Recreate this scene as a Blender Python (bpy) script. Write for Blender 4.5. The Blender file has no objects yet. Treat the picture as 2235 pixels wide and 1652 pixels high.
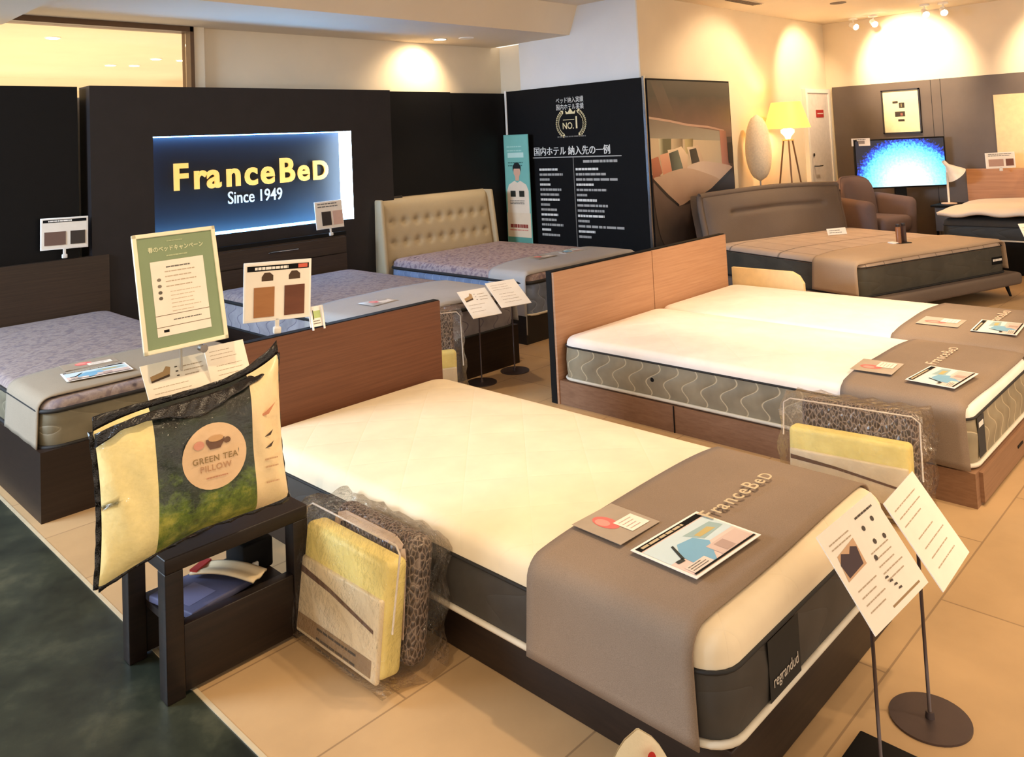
import bpy, bmesh, math, random
from mathutils import Matrix, Vector, Euler
random.seed(7)
S = bpy.context.scene
COL = S.collection
R = math.radians

# ------------------------------------------------------------------ camera
F, PX, PY, YAW, PITCH, ROLL, EYE = 1772.3, 1105.7, 210.3, .795, .05616, .04704, 1.45
cd = bpy.data.cameras.new('camera'); cam = bpy.data.objects.new('camera', cd); COL.objects.link(cam)
cd.sensor_fit = 'HORIZONTAL'; cd.sensor_width = 36; cd.lens = F * 36 / 2235
cd.shift_x = (1117.5 - PX) / 2235; cd.shift_y = -(826 - PY) / 2235
cd.clip_start = .05; cd.clip_end = 100
fw = Vector((math.sin(YAW) * math.cos(PITCH), math.cos(YAW) * math.cos(PITCH), math.sin(PITCH)))
rt0 = Vector((math.cos(YAW), -math.sin(YAW), 0)); dn0 = fw.cross(rt0)
rt = math.cos(ROLL) * rt0 + math.sin(ROLL) * dn0; dn = -math.sin(ROLL) * rt0 + math.cos(ROLL) * dn0
m = Matrix((rt, -dn, -fw)).transposed().to_4x4(); m.translation = (0, 0, EYE)
cam.matrix_world = m
S.camera = cam

# ------------------------------------------------------------------ world, exposure, lights
S.view_settings.view_transform = 'Standard'; S.view_settings.look = 'None'
S.view_settings.exposure = 0.75; S.view_settings.gamma = 1.0; S.view_settings.use_curve_mapping = False
W = bpy.data.worlds.new('world'); S.world = W; W.use_nodes = True
W.node_tree.nodes['Background'].inputs[0].default_value = (1.0, .84, .66, 1)
W.node_tree.nodes['Background'].inputs[1].default_value = 1.0
WARM = (1.0, .74, .46)
def area(loc, tgt, sx, sy, energy, color):
    l = bpy.data.lights.new('area_light', 'AREA'); l.shape = 'RECTANGLE'; l.size = sx; l.size_y = sy
    l.energy = energy; l.color = color
    o = bpy.data.objects.new('area_light', l); COL.objects.link(o); o.location = loc
    o.rotation_euler = (Vector(tgt) - Vector(loc)).to_track_quat('-Z', 'Y').to_euler(); return o
def spot(loc, tgt, energy, deg, color=WARM, blend=.6, rad=.04):
    l = bpy.data.lights.new('spot_light', 'SPOT'); l.energy = energy; l.color = color
    l.spot_size = R(deg); l.spot_blend = blend; l.shadow_soft_size = rad
    o = bpy.data.objects.new('spot_light', l); COL.objects.link(o); o.location = loc
    o.rotation_euler = (Vector(tgt) - Vector(loc)).to_track_quat('-Z', 'Y').to_euler(); return o
# cool daylight from the mall side on the left, warm general light from the ceiling
area((-2.2, 5.2, 2.3), (6.0, 5.0, 2.1), 2.2, 1.0, 240, (.55, .75, 1.0))
area((3.6, .2, 2.62), (3.6, .2, 0), 3.0, 2.0, 30, WARM)
# ceiling spots: (position, target, energy, cone)
SPOTS = [((2.3, 1.2, 2.68), (2.0, 2.1, .35), 70, 60),
         ((4.9, 1.5, 2.68), (4.95, 2.2, .38), 125, 62),
         ((3.6, 1.0, 2.68), (3.8, 1.7, .38), 55, 60),
         ((2.7, -.6, 2.68), (3.6, .1, 0), 95, 80),
         ((.2, 1.2, 2.68), (1.1, 2.3, .6), 60, 55),
         ((.6, 3.2, 2.68), (1.35, 4.3, .4), 40, 60),
         ((3.4, 3.6, 2.68), (3.4, 3.9, 0), 38, 70),
         ((7.0, 2.6, 2.68), (6.8, 2.8, .4), 70, 70),
         ((7.7, 3.0, 2.68), (7.3, 4.2, 1.6), 60, 85),
         ((9.0, 3.3, 2.68), (9.93, 3.2, 2.15), 130, 70),
         ((8.9, 3.4, 2.68), (9.2, 4.2, 2.0), 55, 80),
         ((9.0, 1.6, 2.68), (9.93, 1.5, 2.0), 100, 85),
         ((8.8, 2.6, 2.68), (9.5, 2.6, .5), 45, 70)]
for a in SPOTS: spot(*a)
spot((5.03, 5.78, 2.42), (4.95, 6.1, 1.98), 26, 120, WARM, .8)
spot((5.2, 4.6, 2.7), (4.9, 5.4, .6), 45, 60)

# ------------------------------------------------------------------ materials
def lin(c): return tuple(((v / 255) / 12.92 if v / 255 <= .04045 else ((v / 255 + .055) / 1.055) ** 2.4) for v in c[:3]) + (1,)
MC = {}
def nodes(name):
    mt = bpy.data.materials.new(name); mt.use_nodes = True; nt = mt.node_tree
    return mt, nt, nt.nodes['Principled BSDF']
def N(nt, t, **k):
    n = nt.nodes.new(t)
    for a, v in k.items(): setattr(n, a, v)
    return n
def ramp(nt, src, stops):
    r = N(nt, 'ShaderNodeValToRGB'); nt.links.new(src, r.inputs[0]); e = r.color_ramp.elements
    while len(e) < len(stops): e.new(.5)
    for i, (p, c) in enumerate(stops): e[i].position = p; e[i].color = c if len(c) == 4 else (*c, 1)
    return r.outputs[0]
def bump(nt, b, src, st, dist=.01):
    bp = N(nt, 'ShaderNodeBump'); bp.inputs['Strength'].default_value = st; bp.inputs['Distance'].default_value = dist
    nt.links.new(src, bp.inputs['Height']); nt.links.new(bp.outputs[0], b.inputs['Normal'])
def coords(nt, sc=(1, 1, 1), rz=0):
    tc = N(nt, 'ShaderNodeTexCoord'); mp = N(nt, 'ShaderNodeMapping'); mp.inputs['Scale'].default_value = sc
    mp.inputs['Rotation'].default_value = (0, 0, rz)
    nt.links.new(tc.outputs['Object'], mp.inputs[0]); return mp.outputs[0]
def noise(nt, co, scale, detail=3, rough=.55):
    n = N(nt, 'ShaderNodeTexNoise'); n.inputs['Scale'].default_value = scale; n.inputs['Detail'].default_value = detail
    n.inputs['Roughness'].default_value = rough; nt.links.new(co, n.inputs['Vector']); return n.outputs[0]
def sh(c, k): return tuple(min(1, x * k) for x in c[:3]) + (1,)
def plain(c, rough=.5, metal=0, var=.06, nscale=18, bmp=0, spec=.5, emis=None, name=None):
    key = ('p', c, rough, metal, var, nscale, bmp, spec, emis)
    if key in MC: return MC[key]
    mt, nt, b = nodes(name or 'paint'); l = lin(c); co = coords(nt)
    n = noise(nt, co, nscale)
    nt.links.new(ramp(nt, n, [(.3, sh(l, 1 - var)), (.7, sh(l, 1 + var))]), b.inputs['Base Color'])
    b.inputs['Roughness'].default_value = rough; b.inputs['Metallic'].default_value = metal
    b.inputs['Specular IOR Level'].default_value = spec
    if bmp: bump(nt, b, noise(nt, co, nscale * 8, 2), bmp, .002)
    if emis: b.inputs['Emission Color'].default_value = lin(emis[0]); b.inputs['Emission Strength'].default_value = emis[1]
    MC[key] = mt; return mt
def ink(c): return plain(c, .6, var=.02, name='print_ink')
def fabric(c, scale=420, var=.1, bmp=.35, rough=.95, big=0):
    key = ('f', c, scale, var, bmp, big)
    if key in MC: return MC[key]
    mt, nt, b = nodes('fabric'); l = lin(c); co = coords(nt)
    n = noise(nt, co, scale, 2); n2 = noise(nt, co, 5, 3)
    mx = N(nt, 'ShaderNodeMath', operation='MULTIPLY_ADD'); nt.links.new(n2, mx.inputs[0]); mx.inputs[1].default_value = .45
    nt.links.new(n, mx.inputs[2])
    nt.links.new(ramp(nt, mx.outputs[0], [(.45, sh(l, 1 - var)), (1.0, sh(l, 1 + var))]), b.inputs['Base Color'])
    b.inputs['Roughness'].default_value = rough; b.inputs['Specular IOR Level'].default_value = .15
    bump(nt, b, n, bmp, .002); MC[key] = mt; return mt
def wood(c1, c2, rough=.45, ax=0):
    key = ('w', c1, c2, ax)
    if key in MC: return MC[key]
    mt, nt, b = nodes('wood_veneer'); sc = [9, 9, 60]; sc[ax] = 1.6
    if ax == 2: sc = [60, 60, 1.6]
    co = coords(nt, sc); n = noise(nt, co, 1.6, 6, .65)
    nt.links.new(ramp(nt, n, [(.3, lin(c1)), (.7, lin(c2))]), b.inputs['Base Color'])
    b.inputs['Roughness'].default_value = rough; b.inputs['Specular IOR Level'].default_value = .35
    bump(nt, b, n, .08, .002); MC[key] = mt; return mt
def mathn(nt, op, a, b=None):
    n = N(nt, 'ShaderNodeMath', operation=op)
    for i, v in ((0, a), (1, b)):
        if v is None: continue
        if isinstance(v, (int, float)): n.inputs[i].default_value = v
        else: nt.links.new(v, n.inputs[i])
    return n.outputs[0]
def quilt_top(c, k=14, st=.5, dist=.006, spots=None, line=None):
    mt, nt, b = nodes('quilted_ticking'); l = lin(c); tc = N(nt, 'ShaderNodeTexCoord'); sp = N(nt, 'ShaderNodeSeparateXYZ')
    nt.links.new(tc.outputs['Object'], sp.inputs[0]); x, y = sp.outputs[0], sp.outputs[1]
    if line == 'grid':
        a = mathn(nt, 'ABSOLUTE', mathn(nt, 'SINE', mathn(nt, 'MULTIPLY', x, k)))
        d = mathn(nt, 'ABSOLUTE', mathn(nt, 'SINE', mathn(nt, 'MULTIPLY', y, k * .35)))
    else:
        a = mathn(nt, 'ABSOLUTE', mathn(nt, 'SINE', mathn(nt, 'MULTIPLY', mathn(nt, 'ADD', x, y), k)))
        d = mathn(nt, 'ABSOLUTE', mathn(nt, 'SINE', mathn(nt, 'MULTIPLY', mathn(nt, 'SUBTRACT', x, y), k)))
    h = mathn(nt, 'POWER', mathn(nt, 'MINIMUM', a, d), .35)
    n = noise(nt, tc.outputs['Object'], 300, 2)
    cb = ramp(nt, noise(nt, tc.outputs['Object'], 6), [(.3, sh(l, .93)), (.7, sh(l, 1.05))])
    if spots:
        v = N(nt, 'ShaderNodeTexNoise'); v.inputs['Scale'].default_value = 34; v.inputs['Detail'].default_value = 4
        nt.links.new(tc.outputs['Object'], v.inputs['Vector'])
        cb = ramp(nt, v.outputs[0], [(.36, lin(spots[0])), (.47, l), (.56, lin(spots[1])), (.66, l)])
        vo = N(nt, 'ShaderNodeTexVoronoi'); vo.inputs['Scale'].default_value = 7; vo.inputs['Randomness'].default_value = .35
        nt.links.new(tc.outputs['Object'], vo.inputs['Vector'])
        mk = ramp(nt, vo.outputs['Distance'], [(.075, (0, 0, 0)), (.12, (1, 1, 1))])
        mx = N(nt, 'ShaderNodeMix', data_type='RGBA'); nt.links.new(mk, mx.inputs[0])
        mx.inputs[6].default_value = lin(spots[2]); nt.links.new(cb, mx.inputs[7]); cb = mx.outputs[2]
    if line:
        mk = ramp(nt, mathn(nt, 'MINIMUM', a, d), [(.02, (0, 0, 0)), (.08, (1, 1, 1))])
        mx = N(nt, 'ShaderNodeMix', data_type='RGBA'); nt.links.new(mk, mx.inputs[0])
        mx.inputs[6].default_value = sh(l, .45); nt.links.new(cb, mx.inputs[7]); cb = mx.outputs[2]
    nt.links.new(cb, b.inputs['Base Color'])
    b.inputs['Roughness'].default_value = .9; b.inputs['Specular IOR Level'].default_value = .15
    bump(nt, b, mathn(nt, 'ADD', h, mathn(nt, 'MULTIPLY', n, .03)), st, dist); return mt
def quilt_side(c, c2, k=26, st=.6, wave=True):
    mt, nt, b = nodes('quilted_border'); l = lin(c); tc = N(nt, 'ShaderNodeTexCoord'); sp = N(nt, 'ShaderNodeSeparateXYZ')
    nt.links.new(tc.outputs['Object'], sp.inputs[0]); s = mathn(nt, 'ADD', sp.outputs[0], sp.outputs[1]); z = sp.outputs[2]
    w = mathn(nt, 'MULTIPLY', mathn(nt, 'SINE', mathn(nt, 'MULTIPLY', z, 52)), .8)
    a = mathn(nt, 'ABSOLUTE', mathn(nt, 'SINE', mathn(nt, 'ADD', mathn(nt, 'ADD', mathn(nt, 'MULTIPLY', s, k), w), mathn(nt, 'MULTIPLY', z, 14))))
    n = noise(nt, tc.outputs['Object'], 7)
    base = ramp(nt, n, [(.35, sh(l, .8)), (.65, sh(l, 1.15))])
    if wave:
        mk = ramp(nt, a, [(.03, (1, 1, 1)), (.16, (0, 0, 0))])
        mx = N(nt, 'ShaderNodeMix', data_type='RGBA'); nt.links.new(mk, mx.inputs[0])
        nt.links.new(base, mx.inputs[6]); mx.inputs[7].default_value = lin(c2); base = mx.outputs[2]
    nt.links.new(base, b.inputs['Base Color']); b.inputs['Roughness'].default_value = .6
    bump(nt, b, mathn(nt, 'POWER', a, .5), st, .008); return mt
def plastic(alpha=.2, tint=(255, 255, 255), bst=.9, scale=30, amt=.4):
    key = ('pl', alpha, tint, bst, scale, amt)
    if key in MC: return MC[key]
    mt = bpy.data.materials.new('clear_plastic_film'); mt.use_nodes = True; nt = mt.node_tree; nt.nodes.clear()
    out = N(nt, 'ShaderNodeOutputMaterial'); mix = N(nt, 'ShaderNodeMixShader'); tr = N(nt, 'ShaderNodeBsdfTransparent'); gl = N(nt, 'ShaderNodeBsdfGlossy')
    tr.inputs[0].default_value = lin(tint); gl.inputs['Roughness'].default_value = .07; gl.inputs[0].default_value = (1, 1, 1, 1)
    co = coords(nt); n = noise(nt, co, scale, 4, .6); bp = N(nt, 'ShaderNodeBump'); bp.inputs['Strength'].default_value = bst
    bp.inputs['Distance'].default_value = .03; nt.links.new(n, bp.inputs['Height']); nt.links.new(bp.outputs[0], gl.inputs['Normal'])
    lw = N(nt, 'ShaderNodeLayerWeight'); lw.inputs[0].default_value = .35; nt.links.new(bp.outputs[0], lw.inputs['Normal'])
    f = mathn(nt, 'ADD', mathn(nt, 'MULTIPLY', lw.outputs['Fresnel'], amt), alpha * .5)
    nt.links.new(f, mix.inputs[0]); nt.links.new(tr.outputs[0], mix.inputs[1]); nt.links.new(gl.outputs[0], mix.inputs[2])
    nt.links.new(mix.outputs[0], out.inputs[0]); MC[key] = mt; return mt
def glow(c, st, name='lamp_glow'):
    mt, nt, b = nodes(name); b.inputs['Base Color'].default_value = lin(c)
    b.inputs['Emission Color'].default_value = lin(c); b.inputs['Emission Strength'].default_value = st; return mt

# ------------------------------------------------------------------ mesh builder
class MB:
    def __init__(s): s.v = []; s.f = []; s.m = []; s.sm = []; s.mats = []
    def mi(s, mt):
        if mt not in s.mats: s.mats.append(mt)
        return s.mats.index(mt)
    def add(s, vs, fs, mt, M=None, smooth=False):
        b = len(s.v); s.v += [tuple((M @ Vector(v)) if M is not None else v) for v in vs]
        i = s.mi(mt)
        for f in fs: s.f.append([b + k for k in f]); s.m.append(i); s.sm.append(smooth)
        return s
    def box(s, x0, x1, y0, y1, z0, z1, mt, M=None, skip=()):
        vs = [(x, y, z) for z in (z0, z1) for y in (y0, y1) for x in (x0, x1)]
        fs = dict(b=(0, 2, 3, 1), t=(4, 5, 7, 6), f=(0, 1, 5, 4), k=(2, 6, 7, 3), l=(0, 4, 6, 2), r=(1, 3, 7, 5))
        return s.add(vs, [v for k, v in fs.items() if k not in skip], mt, M)
    def rbox(s, x0, x1, y0, y1, z0, z1, r, mt, M=None, seg=3):
        bm = bmesh.new(); bmesh.ops.create_cube(bm, size=1)
        for v in bm.verts: v.co = Vector(((x0 + x1) / 2 + v.co.x * (x1 - x0), (y0 + y1) / 2 + v.co.y * (y1 - y0), (z0 + z1) / 2 + v.co.z * (z1 - z0)))
        bmesh.ops.bevel(bm, geom=bm.edges[:], offset=r, segments=seg, profile=.5, affect='EDGES')
        bm.verts.index_update(); vs = [tuple(v.co) for v in bm.verts]; fs = [[v.index for v in f.verts] for f in bm.faces]; bm.free()
        return s.add(vs, fs, mt, M, True)
    def poly(s, pts, z, mt, M=None):            # flat polygon at local z
        return s.add([(x, y, z) for x, y in pts], [list(range(len(pts)))], mt, M)
    def rect(s, x0, x1, y0, y1, z, mt, M=None): return s.poly([(x0, y0), (x1, y0), (x1, y1), (x0, y1)], z, mt, M)
    def prism(s, pts, z0, z1, mt, M=None):
        n = len(pts); vs = [(x, y, z0) for x, y in pts] + [(x, y, z1) for x, y in pts]
        fs = [list(range(n))[::-1], list(range(n, 2 * n))] + [(i, (i + 1) % n, n + (i + 1) % n, n + i) for i in range(n)]
        return s.add(vs, fs, mt, M)
    def lathe(s, prof, mt, M=None, n=24, caps=True):
        vs = []; fs = []
        for r, z in prof:
            for k in range(n): a = 2 * math.pi * k / n; vs.append((r * math.cos(a), r * math.sin(a), z))
        for i in range(len(prof) - 1):
            for k in range(n): fs.append((i * n + k, i * n + (k + 1) % n, (i + 1) * n + (k + 1) % n, (i + 1) * n + k))
        s.add(vs, fs, mt, M, True)
        if caps: s.add(vs[:n], [list(range(n))[::-1]], mt, M); s.add(vs[-n:], [list(range(n))], mt, M)
        return s
    def tube(s, pts, r, mt, M=None, n=8, closed=False):
        P = [Vector(p) for p in pts]; vs = []; fs = []; L = len(P); up0 = None
        for i, p in enumerate(P):
            if closed: t = P[(i + 1) % L] - P[i - 1]
            else: t = P[min(i + 1, L - 1)] - P[max(i - 1, 0)]
            t.normalize()
            if up0 is None: up0 = Vector((0, 0, 1)) if abs(t.z) < .9 else Vector((1, 0, 0))
            a = t.cross(up0).normalized(); b = a.cross(t).normalized(); up0 = b
            rr = r[i] if isinstance(r, (list, tuple)) else r
            for k in range(n): q = 2 * math.pi * k / n; vs.append(tuple(p + a * math.cos(q) * rr + b * math.sin(q) * rr))
        m_ = L if closed else L - 1
        for i in range(m_):
            j = (i + 1) % L
            for k in range(n): fs.append((i * n + k, i * n + (k + 1) % n, j * n + (k + 1) % n, j * n + k))
        if not closed: fs += [list(range(n)), [(L - 1) * n + k for k in range(n)][::-1]]
        return s.add(vs, fs, mt, M, True)
    def grid(s, fn, nu, nv, mt, M=None, smooth=True):
        vs = [fn(i / (nu - 1), j / (nv - 1)) for j in range(nv) for i in range(nu)]
        fs = [(j * nu + i, j * nu + i + 1, (j + 1) * nu + i + 1, (j + 1) * nu + i) for j in range(nv - 1) for i in range(nu - 1)]
        return s.add(vs, fs, mt, M, smooth)
    def text(s, body, size, mt, x=0, y=0, z=0, ext=.0, off=0, align='CENTER', M=None, sx=1, shear=0, sp=1):
        c = bpy.data.curves.new('t', 'FONT'); c.body = body; c.size = size; c.extrude = ext; c.offset = off
        c.align_x = align; c.align_y = 'CENTER'; c.shear = shear; c.space_character = sp; c.resolution_u = 4
        o = bpy.data.objects.new('t', c); COL.objects.link(o)
        dg = bpy.context.evaluated_depsgraph_get(); me = bpy.data.meshes.new_from_object(o.evaluated_get(dg))
        vs = [(v.co.x * sx + x, v.co.y + y, v.co.z + z) for v in me.vertices]; fs = [list(p.vertices) for p in me.polygons]
        bpy.data.objects.remove(o); bpy.data.curves.remove(c); bpy.data.meshes.remove(me)
        return s.add(vs, fs, mt, M)
    def lines(s, x0, x1, y, n, dy, h, mt, z, M=None, rnd=.35, gap=True):       # rows of unreadable small print
        for i in range(n):
            x = x0; xe = x1 - random.random() * rnd * (x1 - x0); yy = y - i * dy
            while x < xe:
                w = min(xe - x, (x1 - x0) * random.uniform(.05, .2)) if gap else xe - x
                s.rect(x, x + w, yy - h / 2, yy + h / 2, z, mt, M); x += w + (x1 - x0) * .018
        return s
    def build(s, name, parent=None, M=None, solid=0, sub=0):
        me = bpy.data.meshes.new(name); me.from_pydata(s.v, [], s.f)
        for mt in s.mats: me.materials.append(mt)
        me.polygons.foreach_set('material_index', s.m); me.polygons.foreach_set('use_smooth', s.sm); me.update()
        o = bpy.data.objects.new(name, me); COL.objects.link(o)
        if parent: o.parent = parent
        if M is not None: o.matrix_local = M
        if solid:
            md = o.modifiers.new('solid', 'SOLIDIFY'); md.thickness = solid; md.offset = 1
        if sub:
            md = o.modifiers.new('sub', 'SUBSURF'); md.levels = sub; md.render_levels = sub
        return o
def tag(o, label=None, cat=None, group=None, kind=None):
    for k, v in (('label', label), ('category', cat), ('group', group), ('kind', kind)):
        if v: o[k] = v
    return o
def thing(name, loc, label, cat, rz=0, group=None):
    o = bpy.data.objects.new(name, None); COL.objects.link(o); o.location = loc; o.rotation_euler = (0, 0, R(rz)); o.empty_display_size = .1
    return tag(o, label, cat, group)
def struct(name, mb, M=None): return tag(mb.build(name, None, M), kind='structure')
def pose(pos, rx, rz, roll=0):
    return Matrix.Translation(pos) @ Matrix.Rotation(R(rz), 4, 'Z') @ Matrix.Rotation(R(rx), 4, 'X') @ Matrix.Rotation(R(roll), 4, 'Z')
def T(x, y, z): return Matrix.Translation((x, y, z))
XF = Matrix.Rotation(R(90), 4, 'X')             # local xy plane -> upright, facing -Y

# ------------------------------------------------------------------ palette
C_ = dict
CREAM = quilt_top((234, 218, 190), 11, .35, .005)
WALLP = plain((228, 214, 190), .8, var=.03, nscale=3, bmp=.1, name='wallpaper')
WHITEP = plain((222, 222, 222), .8, var=.02, nscale=3, name='white_paint')
CEILP = plain((226, 212, 190), .85, var=.02, nscale=2, name='ceiling_paint')
BLACK = plain((12, 10, 10), .6, var=.1, spec=.2, name='black_laminate')
BLACKM = plain((15, 14, 15), .7, var=.1, spec=.15, name='black_board')
CHAR = plain((38, 33, 33), .5, var=.08, nscale=8, spec=.25, name='charcoal_laminate')
TAUPE = plain((96, 84, 76), .55, var=.06, nscale=5, name='taupe_panel')
DARKW = wood((46, 34, 25), (64, 48, 36)); DARKW2 = wood((30, 20, 15), (44, 31, 24))
REDW = wood((92, 56, 38), (112, 72, 50)); OAK = wood((168, 124, 94), (188, 146, 114)); MIDW = wood((126, 92, 68), (146, 110, 84))
STEEL = plain((150, 148, 146), .25, 1, .05, name='brushed_steel'); DSTEEL = plain((90, 78, 78), .35, .6, .05, name='dark_steel')
WHITE = plain((240, 236, 230), .5, var=.02, name='white_card')
PAPER = plain((238, 228, 214), .6, var=.03, name='paper')
GREYF = fabric((140, 122, 106), 420, .14); RUN1 = fabric((150, 138, 122), 420, .1); RUN2 = fabric((170, 166, 164), 420, .08)
PIPW = plain((214, 206, 190), .8, name='white_piping'); PIPD = plain((26, 24, 24), .7, name='dark_piping')

# ------------------------------------------------------------------ room
def floor_mat():
    mt, nt, b = nodes('beige_floor_tile'); co = coords(nt); br = N(nt, 'ShaderNodeTexBrick')
    br.offset = .5; br.inputs['Scale'].default_value = 1; br.inputs['Brick Width'].default_value = .9; br.inputs['Row Height'].default_value = .45
    br.inputs['Mortar Size'].default_value = .003; br.inputs['Color1'].default_value = lin((190, 158, 118)); br.inputs['Color2'].default_value = lin((182, 150, 110))
    br.inputs['Mortar'].default_value = lin((150, 122, 90)); nt.links.new(co, br.inputs['Vector'])
    n = noise(nt, co, 3, 5); cr = ramp(nt, n, [(.3, (.86, .86, .86)), (.7, (1.06, 1.06, 1.06))])
    mx = N(nt, 'ShaderNodeMix', data_type='RGBA', blend_type='MULTIPLY'); mx.inputs[0].default_value = 1
    nt.links.new(br.outputs[0], mx.inputs[6]); nt.links.new(cr, mx.inputs[7]); nt.links.new(mx.outputs[2], b.inputs['Base Color'])
    b.inputs['Roughness'].default_value = .42; return mt
def marble_mat():
    mt, nt, b = nodes('dark_green_marble'); co = coords(nt, (1, 1, 1), .5); n = noise(nt, co, 4, 8, .7)
    nt.links.new(ramp(nt, n, [(.35, lin((26, 30, 26))), (.55, lin((48, 52, 42))), (.72, lin((78, 78, 62)))]), b.inputs['Base Color'])
    b.inputs['Roughness'].default_value = .35; return mt
mb = MB(); mb.box(1.0, 11.2, -2.5, 6.2, -.1, 0, floor_mat()); struct('floor', mb)
mb = MB(); mb.box(-3.5, .988, -2.5, 10, -.1, -.001, marble_mat()); struct('floor_aisle', mb)
mb = MB(); mb.box(.988, 1.0, -2.5, 6.2, -.1, .002, plain((206, 190, 160), .35, .2, name='brass_strip')); struct('trim_1', mb)
mb = MB(); mb.box(1.2, 11.2, -2.5, 5.0, 2.72, 2.8, CEILP); mb.box(-3.5, 1.2, -2.5, 10.2, 2.72, 2.8, CEILP); struct('ceiling', mb)
# lowered soffit over the wall display with a sloped fascia
prof = [(4.86, 2.78), (5.0, 2.45), (6.2, 2.45), (6.2, 2.78)]
mb = MB(); mb.add([(x, y, z) for x in (1.2, 6.02) for y, z in prof], [(0, 1, 2, 3), (7, 6, 5, 4), (0, 4, 5, 1), (1, 5, 6, 2), (2, 6, 7, 3), (3, 7, 4, 0)], CEILP); struct('ceiling_soffit', mb)
mb = MB(); mb.box(.9, 1.45, -2.5, 5.95, 2.36, 2.72, CEILP); struct('trim_2', mb)
# back wall above the display with the glazed opening on the left
mb = MB(); mb.box(2.85, 6.2, 6.1, 6.22, 0, 2.46, WALLP); mb.box(2.75, 2.85, 6.06, 6.22, 0, 2.46, WALLP)
mb.box(-3.5, 2.75, 6.1, 6.22, 0, 1.9, WALLP); struct('wall_back', mb)
BRONZE = plain((92, 66, 42), .4, .3, name='bronze_frame')
fr = MB(); fr.box(-3.5, 2.76, 6.05, 6.2, 2.41, 2.46, BRONZE); fr.box(2.735, 2.765, 6.05, 6.2, 1.9, 2.46, BRONZE); struct('trim_3', fr)
g = MB(); g.box(-3.4, 2.73, 6.12, 6.13, 1.9, 2.41, plastic(.06, (255, 250, 240), 0, 1)); struct('window_1', g)
# mall ceiling and far wall seen through that glass
mb = MB(); mb.box(-3.5, 6, 6.25, 12, 2.5, 2.6, WALLP); mb.box(-3.5, 6, 11.0, 11.1, 1.4, 2.6, WALLP); struct('ceiling_mall', mb)
area((1.6, 8.5, 1.5), (1.8, 8.5, 2.5), 4, 3, 26, (1, .78, .5))
for x, y, lb in ((2.17, 7.4, 'lone downlight at the left end of the glass strip'), (3.54, 9.26, 'round downlight, right one of the close low pair behind the glass'), (3.5, 8.57, 'flat oval downlight behind the glass, second from the right'), (3.79, 8.61, 'flat oval downlight behind the glass nearest the bronze frame'), (3.3, 9.3, 'faint downlight, left one of the close low pair behind the glass')):
    mb = MB(); mb.lathe([(.05, -.012), (.05, 0)], glow((255, 238, 205), 6), n=20); mb.lathe([(.062, -.008), (.062, 0)], WHITE, n=20)
    o = mb.build('recessed_downlight', None, T(x, y, 2.5)); tag(o, lb, 'ceiling light', 'downlights behind the glass')
# column block with the warm wall to its right
mb = MB(); mb.box(6.0, 6.25, 4.215, 5.68, 0, 2.78, WHITEP); struct('wall_column', mb)
mb = MB(); mb.box(6.14, 6.3, 5.68, 6.1, 0, 2.46, WALLP); struct('wall_return', mb)
mb = MB(); mb.box(5.999, 10.05, 4.2, 4.215, 0, 2.78, WALLP); mb.box(6.25, 10.05, 4.215, 4.35, 0, 2.78, WALLP); struct('wall_rear_right', mb)
mb = MB(); mb.box(9.93, 10.05, -2.5, 4.3, 0, 2.78, WALLP); struct('wall_right', mb)
mb = MB(); mb.box(9.90, 9.93, -2.5, 4.12, 0, 1.93, TAUPE)
for y in (3.0, 2.9, 1.75, .55): mb.box(9.897, 9.901, y - .002, y + .002, 0, 1.93, PIPD)
struct('trim_4', mb)
# black wall cladding behind the beds
mb = MB(); mb.box(-.5, 1.86, 5.85, 6.0, 0, 1.955, BLACK); struct('trim_5', mb)
mb = MB(); mb.box(4.42, 5.2, 5.86, 6.0, 0, 1.955, BLACK); mb.box(5.2, 5.96, 5.88, 6.0, 0, 1.95, BLACK); struct('trim_6', mb)
# charcoal sign wall with an opening for the lit niche
SX0, SX1, SZ0, SZ1 = 2.335, 4.0, .865, 1.607
mb = MB(); x0, x1, y0, y1 = 1.92, 4.43, 5.8, 6.0
mb.box(x0, SX0, y0, y1, 0, 1.96, CHAR); mb.box(SX1, x1, y0, y1, 0, 1.96, CHAR)
mb.box(SX0, SX1, y0, y1, SZ1, 1.96, CHAR); mb.box(SX0, SX1, y0, y1, 0, SZ0, CHAR); struct('trim_7', mb)
# door in the rear right corner
DOOR = plain((226, 218, 214), .5, name='door_paint')
d = MB(); d.box(9.27, 9.86, 4.165, 4.2, 0, 1.86, DOOR); d = struct('door_1', d)
f = MB(); f.box(9.22, 9.27, 4.15, 4.2, 0, 1.91, WHITE); f.box(9.86, 9.9, 4.15, 4.2, 0, 1.91, WHITE); f.box(9.271, 9.859, 4.151, 4.2, 1.862, 1.91, WHITE); f.build('door_frame', d)
f = MB(); f.box(9.5, 9.7, 4.158, 4.165, 1.57, 1.66, ink((176, 44, 40))); f.lines(9.52, 9.68, 1.615, 1, .02, .012, WHITE, 0, T(0, 4.157, 0) @ XF, 0); tag(f.build('door_sign', d), 'small red notice on the white door')
f = MB(); f.tube([(9.36, 4.16, 1.0), (9.36, 4.11, 1.0), (9.46, 4.11, 1.0)], .01, STEEL); f.lathe([(.02, 0), (.02, .01)], STEEL, T(9.36, 4.165, 1.13) @ XF); f.build('door_handle', d)
# air grille on the main ceiling
mb = MB(); mb.box(-.3, .3, -.06, .06, -.01, 0, CEILP)
for k in range(5): mb.box(-.28, .28, -.05 + k * .022, -.042 + k * .022, -.014, -.01, TAUPE)
tag(mb.build('ceiling_vent', None, T(7.3, 3.85, 2.72)), 'long narrow cream air grille in the ceiling above the warm wall', 'vent')
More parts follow.
